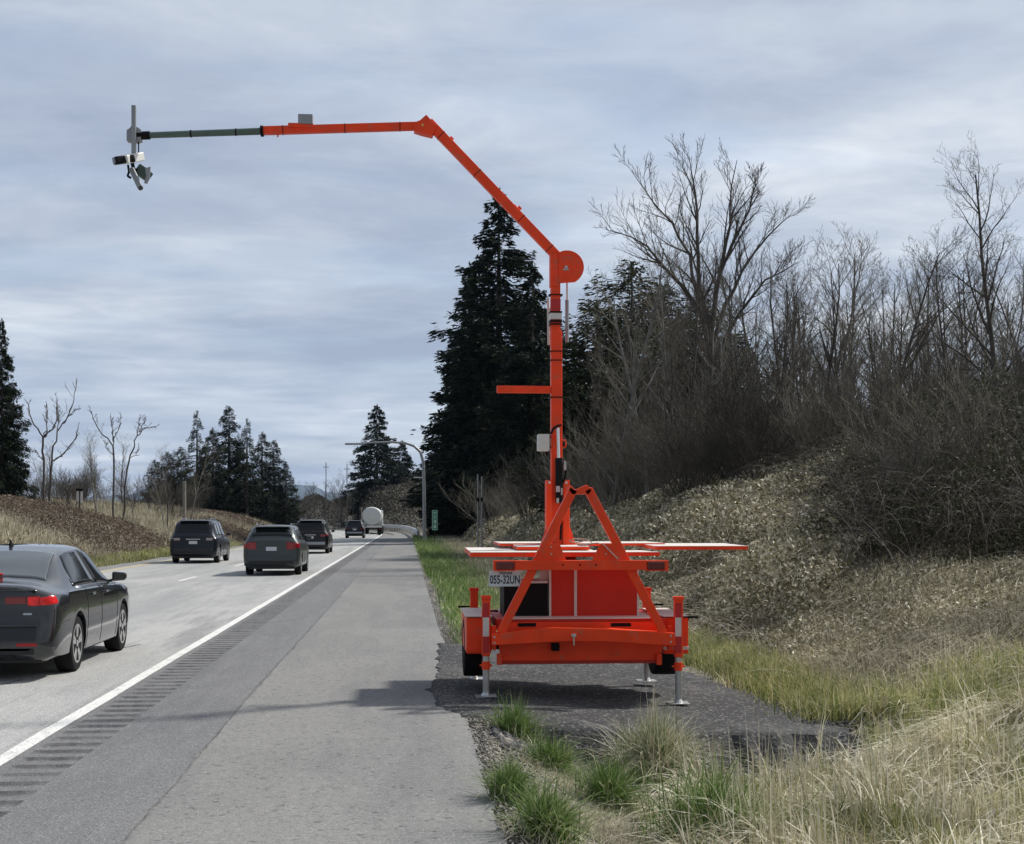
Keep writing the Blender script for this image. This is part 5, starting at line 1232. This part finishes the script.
# --- SUVs and wagon
def suv(name, label, paint, W, Hh, L, wr, feats, silver_rails=True):
    hb = 1.08
    P_ = [(0, .80*W, .38, hb-.10, hb, .82*W*.95), (.03, .90*W, .34, hb-.09, hb+.03, .80*W), (.08, .955*W, .30, hb-.08, hb+.10, .785*W), (.15, .985*W, .27, hb-.07, hb+.20, .77*W), (.30, W, .25, hb-.06, Hh-.16, .74*W), (.45, W, .24, hb-.06, Hh-.05, .72*W), (.62, W, .24, hb-.06, Hh-.012, .71*W),
          (1.2, W, .23, hb-.07, Hh, .70*W), (2.0, W, .23, hb-.09, Hh, .70*W), (2.6, W, .23, hb-.10, Hh-.03, .70*W), (2.95, W, .23, hb-.11, Hh-.14, .715*W), (3.45, W*.99, .24, hb-.12, hb+.02, .76*W), (3.9, W*.98, .25, hb-.16, hb-.08, .78*W), (4.3, W*.95, .27, hb-.25, hb-.16, .74*W), (4.5, W*.85, .30, hb-.35, hb-.26, .66*W), (L, W*.68, .36, hb-.48, hb-.40, .5*W)]
    c = Car(name, label, 'car', P_, paint, (.92, .92 + L*.585), wr, ([0, .5, .62, .85, 1.1, 2], [0, 0, .05, .06, .05, .05]), 'cars driving away in the lanes')
    c.panel('quarter_glass', [(.52, 6.12), (1.18, 6.1), (1.18, 6.95), (.66, 6.9)], M_glass); c.panel('rear_door_glass', [(1.24, 6.1), (2.0, 6.1), (2.0, 6.97), (1.24, 6.95)], M_glass, off=.003)
    c.panel('front_door_glass', [(2.08, 6.1), (3.3, 6.1), (2.78, 6.93), (2.08, 6.97)], M_glass, off=.003)
    c.top_panel('rear_window', .09, .40, M_glass, ka=8.3); c.top_panel('windshield', 2.85, 3.42, M_glass, ka=8.3)
    for cn in (((2.04, .8), (2.04, 6.1)), ((1.2, 3), (1.2, 6.1)), ((3.1, .8), (3.2, 5.9))): seamline(c, cn, .012)
    c.rear('rear_bumper', -.80*W, .80*W, .46, .60, feats.get('bumper', M_trim), off=.03, th=.05); c.rear('lower_bumper', -.78*W, .78*W, .36, .45, M_trim, off=.012)
    c.rear('tailgate_handle', -.28, .28, .935, .965, feats.get('garnish', M_silver), off=.02)
    c.rear('license_plate', -.16, .16, .76, .88, M_cplate, off=.012, bev=.002)
    for sx in (1, -1):
        a, b = sorted((sx*(.80*W - feats.get('lw', .24)), sx*.80*W)); z0, z1 = feats.get('lz', (.82, 1.0)); c.rear('tail_lamp', a, b, z0, z1, feats.get('lamp', M_tl), off=.008)
    k0, k1 = feats.get('lk', (4.4, 5.7)); c.panel('tail_lamp_wrap', [(0, k0), (.22, k0), (.16, k1), (0, k1)], feats.get('lamp', M_tl), off=.006)
    p = c.surf(.40, 9.9); MB().box(-.60*W, .60*W, p.y-.16, p.y+.1, p.z+.012, p.z+.032).build('roof_spoiler', paint, c.root, bevel=.008)
    if silver_rails:
        for sx in (-1, 1): MB().poly([(sx*.60*W, .75, Hh+.0), (sx*.60*W, .9, Hh+.045), (sx*.60*W, 2.3, Hh+.04), (sx*.60*W, 2.45, Hh-.02)], .014, 6).build('roof_rail', M_silver, c.root, smooth=60)
    c.mirrors(2.95, hb + .03, paint); c.wheels(detail=False, spokes=6); c.floor()
    return c
M_p2 = mat('navy black paint', (0.010, 0.014, 0.022), .3, .4, coat=.4, spec=.3); M_p3 = mat('grey green metallic paint', (0.05, 0.06, 0.062), .32, .5, coat=.4)
M_p4 = mat('gloss black paint', (0.006, 0.006, 0.008), .28, .2, coat=.4, spec=.3)
a = suv('suv', 'dark navy suv in the far left lane, sky gleam along its roof', M_p2, .93, 1.70, 4.62, .36, dict(lz=(.90, 1.0), lamp=mat('pale tinted lens', (0.32, 0.26, 0.27), .15, coat=.6), lk=(5.0, 5.8), garnish=M_silver)); a.place(-8.35, 53.6)
b = suv('station_wagon', 'grey green wagon with big red tail lamps, second car in the right lane', M_p3, .87, 1.53, 4.55, .32, dict(lz=(.80, 1.02), lamp=mat('bright red lens', (0.26, 0.006, 0.014), .15, coat=.3), lk=(4.0, 5.8), bumper=M_p3, garnish=M_p3)); b.place(-4.13, 41.6)
p = b.bodyo
c_ = suv('suv', 'black suv with silver lower bumper ahead of the wagon', M_p4, .92, 1.70, 4.6, .36, dict(lz=(.86, .98), bumper=mat('silver bumper panel', (0.35, 0.35, 0.36), .35, .5))); c_.place(-4.85, 68.5)
d_ = suv('suv', 'small far dark suv right behind the white tanker', M_p2, .90, 1.65, 4.5, .35, dict(lz=(.86, .98), bumper=mat('silver bumper panel', (0.35, 0.35, 0.36), .35, .5))); d_.place(-4.85, 126)

# --- tanker
tk = thing('tanker_truck', 'white tanker truck seen from behind, farthest vehicle in the right lane', 'truck', (0, 0, 0))
M_tank = mat('white tank paint', (0.55, 0.58, 0.57), .6, .0, var=.05)
def tank_ring(y, s):
    return [(1.14*s*math.sin(t)*(1 - .22*max(0, -math.cos(t))**1.2)*(1 + .06*abs(math.sin(2*t))), y, 2.15 + 1.12*s*math.cos(t) + (0)) for t in np.linspace(0, 2*math.pi, 33)[:-1]]
vs = []; fs = []
for y, s in ((0, .86), (.05, .93), (.14, .98), (.35, 1), (8.6, 1), (8.8, .95), (8.95, .7)): vs += tank_ring(y, s)
n = 32
for j in range(6):
    for i in range(n): k = (i+1) % n; fs.append((j*n+i, j*n+k, (j+1)*n+k, (j+1)*n+i))
fs += [tuple(range(n)), tuple(range(6*n, 7*n))]
tb = MB().add(vs, fs).build('tank', M_tank, tk, smooth=40)
for yy in (1.0, 3.0, 5.0, 7.0): MB().add(tank_ring(yy, 1.012) + tank_ring(yy+.08, 1.012), [(i, (i+1) % n, (i+1) % n+n, i+n) for i in range(n)]).build('tank_band', M_al, tb, smooth=40)
MB().lathe([(0, .28), (.04, .26)], (0, -.03, 2.0), 'y', 20).build('manhole', M_gbox, tb)
MB().box(-1.0, 1.0, .2, 9, .75, 1.05).build('frame', M_blk, tk); MB().box(-1.2, 1.2, -.1, .1, .55, .72).build('rear_bumper', M_blk, tk, bevel=.01)
MB().box(-1.2, 1.2, -.06, .5, .80, 1.05).build('tail_panel', M_gbox, tk, bevel=.01)
for sx in (-1, 1):
    MB().box(sx*1.0-.14, sx*1.0+.14, -.13, -.11, .62, .68).build('tail_lamp', M_tl, tk)
    MB().tube((sx*1.18, .1, .8), (sx*1.18, .1, 3.15), .035).build('side_post', M_al, tk)
    for wy in (.9, 2.2, 8.3, 11.6):
        w_ = MB().lathe([(-.25, .3), (-.28, .42), (-.24, .5), (.24, .5), (.28, .42), (.25, .3)], (sx*.93, wy, .5), 'x').build('wheel', M_rub, tk, smooth=40)
        MB().lathe([(-.2, .1), (-.2, .28), (.2, .28), (.2, .1)], (sx*.93, wy, .5), 'x').build('rim', M_gbox, w_)
    MB().box(sx*.93-.3, sx*.93+.3, .2, 2.9, 1.06, 1.10).build('mudguard', M_blk, tk)
cabm = MB().box(-1.15, 1.15, 9.4, 11.2, .9, 2.95).box(-.95, .95, 11.2, 12.6, .8, 1.8).build('cab', M_tank, tk, bevel=.06)
tk.location = (-4.2, 162, 0)

# ---------------------------------------------------------------- roadside furniture
def lamp():
    y = 103.0; px_ = y / F; b = Q(424.5, 536, y); t = thing('street_lamp', 'tall grey street lamp beside the firs, long curved arm over the road', 'street lamp', (b[0], y, gz(b[0], y)))
    z0 = gz(b[0], y); pts = [(b[0], y, z0), Q(424, 490, y), Q(423.2, 462, y), Q(420.5, 452, y), Q(414, 446, y), Q(405, 443, y), Q(390, 442, y), Q(362, 443, y)]
    MB().poly(pts, [.15, .13, .12, .11, .10, .09, .08, .06], 12).build('pole', M_grey, t, smooth=60)
    a = Q(345, 444, y); MB().add([(a[0], y-.2, a[2]-.08), (a[0]+1.5, y-.12, a[2]-.05), (a[0]+1.5, y+.12, a[2]-.05), (a[0], y+.2, a[2]-.08), (a[0], y-.12, a[2]+.08), (a[0]+1.8, y-.08, a[2]+.10), (a[0]+1.8, y+.08, a[2]+.10), (a[0], y+.12, a[2]+.08)],
                              [(0,3,2,1),(4,5,6,7),(0,1,5,4),(1,2,6,5),(2,3,7,6),(3,0,4,7)]).build('lamp_head', M_grey, t, bevel=.03)
    p = Q(423, 477.5, y); MB().box(p[0]-.7, p[0]+.1, y-.05, y+.05, p[2]-.05, p[2]+.05).build('bracket', M_gbox, t)
    MB().tube((b[0], y, z0), (b[0], y, z0+.25), .22).build('base', M_gbox, t)
lamp()
M_sgreen = mat('sign green', (0.035, 0.23, 0.15), .45, var=.05); M_swhite = mat('sign white', (0.60, 0.68, 0.66), .5)
def marker():
    y = 84.0; c = Q(434.8, 520, y); z0 = gz(c[0], y); t = thing('mile_marker', 'narrow green mile marker sign on a thin post beside the shoulder', 'road sign', (c[0], y, z0))
    MB().box(c[0]-.02, c[0]+.02, y+.01, y+.05, z0-.1, Q(0, 511, y)[2]).build('post', M_barkd, t)
    s_ = MB().pbox(432.0, 510, 437.6, 530.2, y-.004, y).build('sign_panel', M_sgreen, t, bevel=.001)
    bm = MB(); a = Q(432.3, 529.8, y); b = Q(437.3, 510.4, y)
    for q in ((a[0], b[0], b[2]-.02, b[2]), (a[0], b[0], a[2], a[2]+.02), (a[0], a[0]+.02, a[2]+.0201, b[2]-.0201), (b[0]-.02, b[0], a[2]+.0201, b[2]-.0201)): bm.box(q[0], q[1], y-.007, y-.0045, q[2], q[3])
    bm.build('border', M_swhite, s_)
    text_mesh('wording', 'MILE', .10, (c[0], y-.006, Q(0, 512.6, y)[2]), M_swhite, s_, bold=.003)
    for ch, v in (('1', 517), ('4', 521.7), ('6', 526.6)): text_mesh('digit', ch, .33, (c[0], y-.006, Q(0, v, y)[2]), M_swhite, s_, bold=.006)
marker()
def rail():
    pts = [(0.95, 116), (0.8, 130), (0.55, 150), (-.5, 185), (-3.3, 214), (-9, 246), (-17, 275)]
    yy = np.arange(116, 275, 2.0); xx = np.array([pchip([p[1] for p in pts], [p[0] for p in pts], y) for y in yy]); zz = ground(xx, yy) * 0 + .34
    t = thing('guardrail', 'pale steel guardrail crossing the view where the road bends, behind the shoulder end', 'guardrail', (0.95, 116, 0))
    prof = [(-.00, 0), (-.05, .05), (-.07, .08), (-.02, .14), (-.02, .18), (-.07, .24), (-.07, .28), (-.02, .34), (-.02, .38), (-.07, .43), (-.05, .47), (0, .51)]
    vs = []; fs = []; n = len(prof)
    for x, y, z in zip(xx, yy, zz):
        e = .10 * 0 if y > 118 else .04
        for o, h in prof: vs.append((float(x) + o, float(y), float(z) + h + .002*(y-116)*.8))
    for j in range(len(yy)-1):
        for i in range(n-1): fs.append((j*n+i, j*n+i+1, (j+1)*n+i+1, (j+1)*n+i))
    o = MB().add(vs, fs).build('rail_beam', mat('weathered zinc', (0.55, 0.56, 0.54), .5, .2, var=.1, vscale=2), t, smooth=50); s = o.modifiers.new('s', 'SOLIDIFY'); s.thickness = .02
    for i in range(0, len(yy), 2): MB().box(float(xx[i])+.02, float(xx[i])+.16, float(yy[i])-.08, float(yy[i])+.08, -.2, .72 + .0016*(yy[i]-116)).build('post', M_gbox, t)
rail()
for (u, vt, vb, yy, lab) in ((477.8, 475, 527, 60, 'left of two thin grey posts standing in the brush left of the mast'), (481.8, 477, 528, 60.6, 'right of two thin grey posts standing in the brush left of the mast')):
    c = Q(u, vt, yy); z0 = gz(c[0], yy); t = thing('utility_post', lab, 'post', (c[0], yy, z0), 'grey posts in the brush')
    MB().tube((c[0], yy, z0), (c[0], yy, c[2]), .033, n=10).build('pole', M_grey, t, smooth=40); MB().tube((c[0], yy, c[2]), (c[0], yy, c[2]+.03), .040, n=10).build('cap', M_grey, t)
    MB().box(c[0]-.06, c[0]+.06, yy-.09, yy-.045, Q(0, 501, yy)[2], Q(0, 497, yy)[2]).build('bracket', M_blk, t)
c = Q(184.5, 482, 64); z0 = gz(c[0], 64); t = thing('wooden_pole', 'plain pale wooden pole behind the navy suv on the left bank', 'pole', (c[0], 64, z0))
MB().tube((c[0], 64, z0), (c[0], 64, c[2]), .085, .07, n=12).build('shaft', mat('weathered wood', (0.22, 0.20, 0.17), .9, var=.2, bump=.4, bscale=20), t, smooth=40)
MB().tube((c[0], 64, c[2]), (c[0], 64, c[2]+.04), .078, n=12).build('cap', M_grey, t)
c = Q(79.5, 502, 78); z0 = gz(c[0], 78); t = thing('marker_stake', 'small white stake board with a dark top on the crest of the left bank', 'marker', (c[0], 78, z0))
MB().box(c[0]-.04, c[0]+.04, 78, 78.06, z0-.1, Q(0, 488, 78)[2]).build('post', M_bark, t)
MB().pbox(76.5, 491, 78.8, 501.5, 77.97, 77.995).pbox(80.5, 491.5, 82.6, 503, 77.97, 77.995).build('board', M_gbox, t)
MB().pbox(75.8, 488.6, 82.5, 490.8, 77.93, 78.08).build('top_cap', M_blk, t)
# far utility poles by the bend
for (u, vt, lab) in ((326, 462, 'left of the far thin utility poles left of the tanker'), (347, 464, 'right of the far thin utility poles, nearest the solitary fir')):
    c = Q(u, vt, 230); z0 = gz(c[0], 230); t = thing('utility_pole', lab, 'pole', (c[0], 230, z0), 'far utility poles')
    MB().tube((c[0], 230, z0), (c[0], 230, c[2]), .08, .06, n=8).build('shaft', M_bark, t, smooth=40); MB().box(c[0]-.5, c[0]+.5, 229.93, 230.07, c[2]-.9, c[2]-.80).build('crossarm', M_bark, t)

# ---------------------------------------------------------------- air
hz_m = bpy.data.materials.new('pale air'); hz_m.use_nodes = True
_n = hz_m.node_tree.nodes; _n.remove(_n['Principled BSDF']); _v = _n.new('ShaderNodeVolumePrincipled'); _v.inputs['Density'].default_value = 0.00005
_v.inputs['Color'].default_value = (0.50, 0.68, 1.0, 1); hz_m.node_tree.links.new(_v.outputs[0], _n['Material Output'].inputs['Volume'])
tag(MB().box(-9500, 6000, -120, 12500, -12, 420).build('haze', hz_m), kind='stuff')
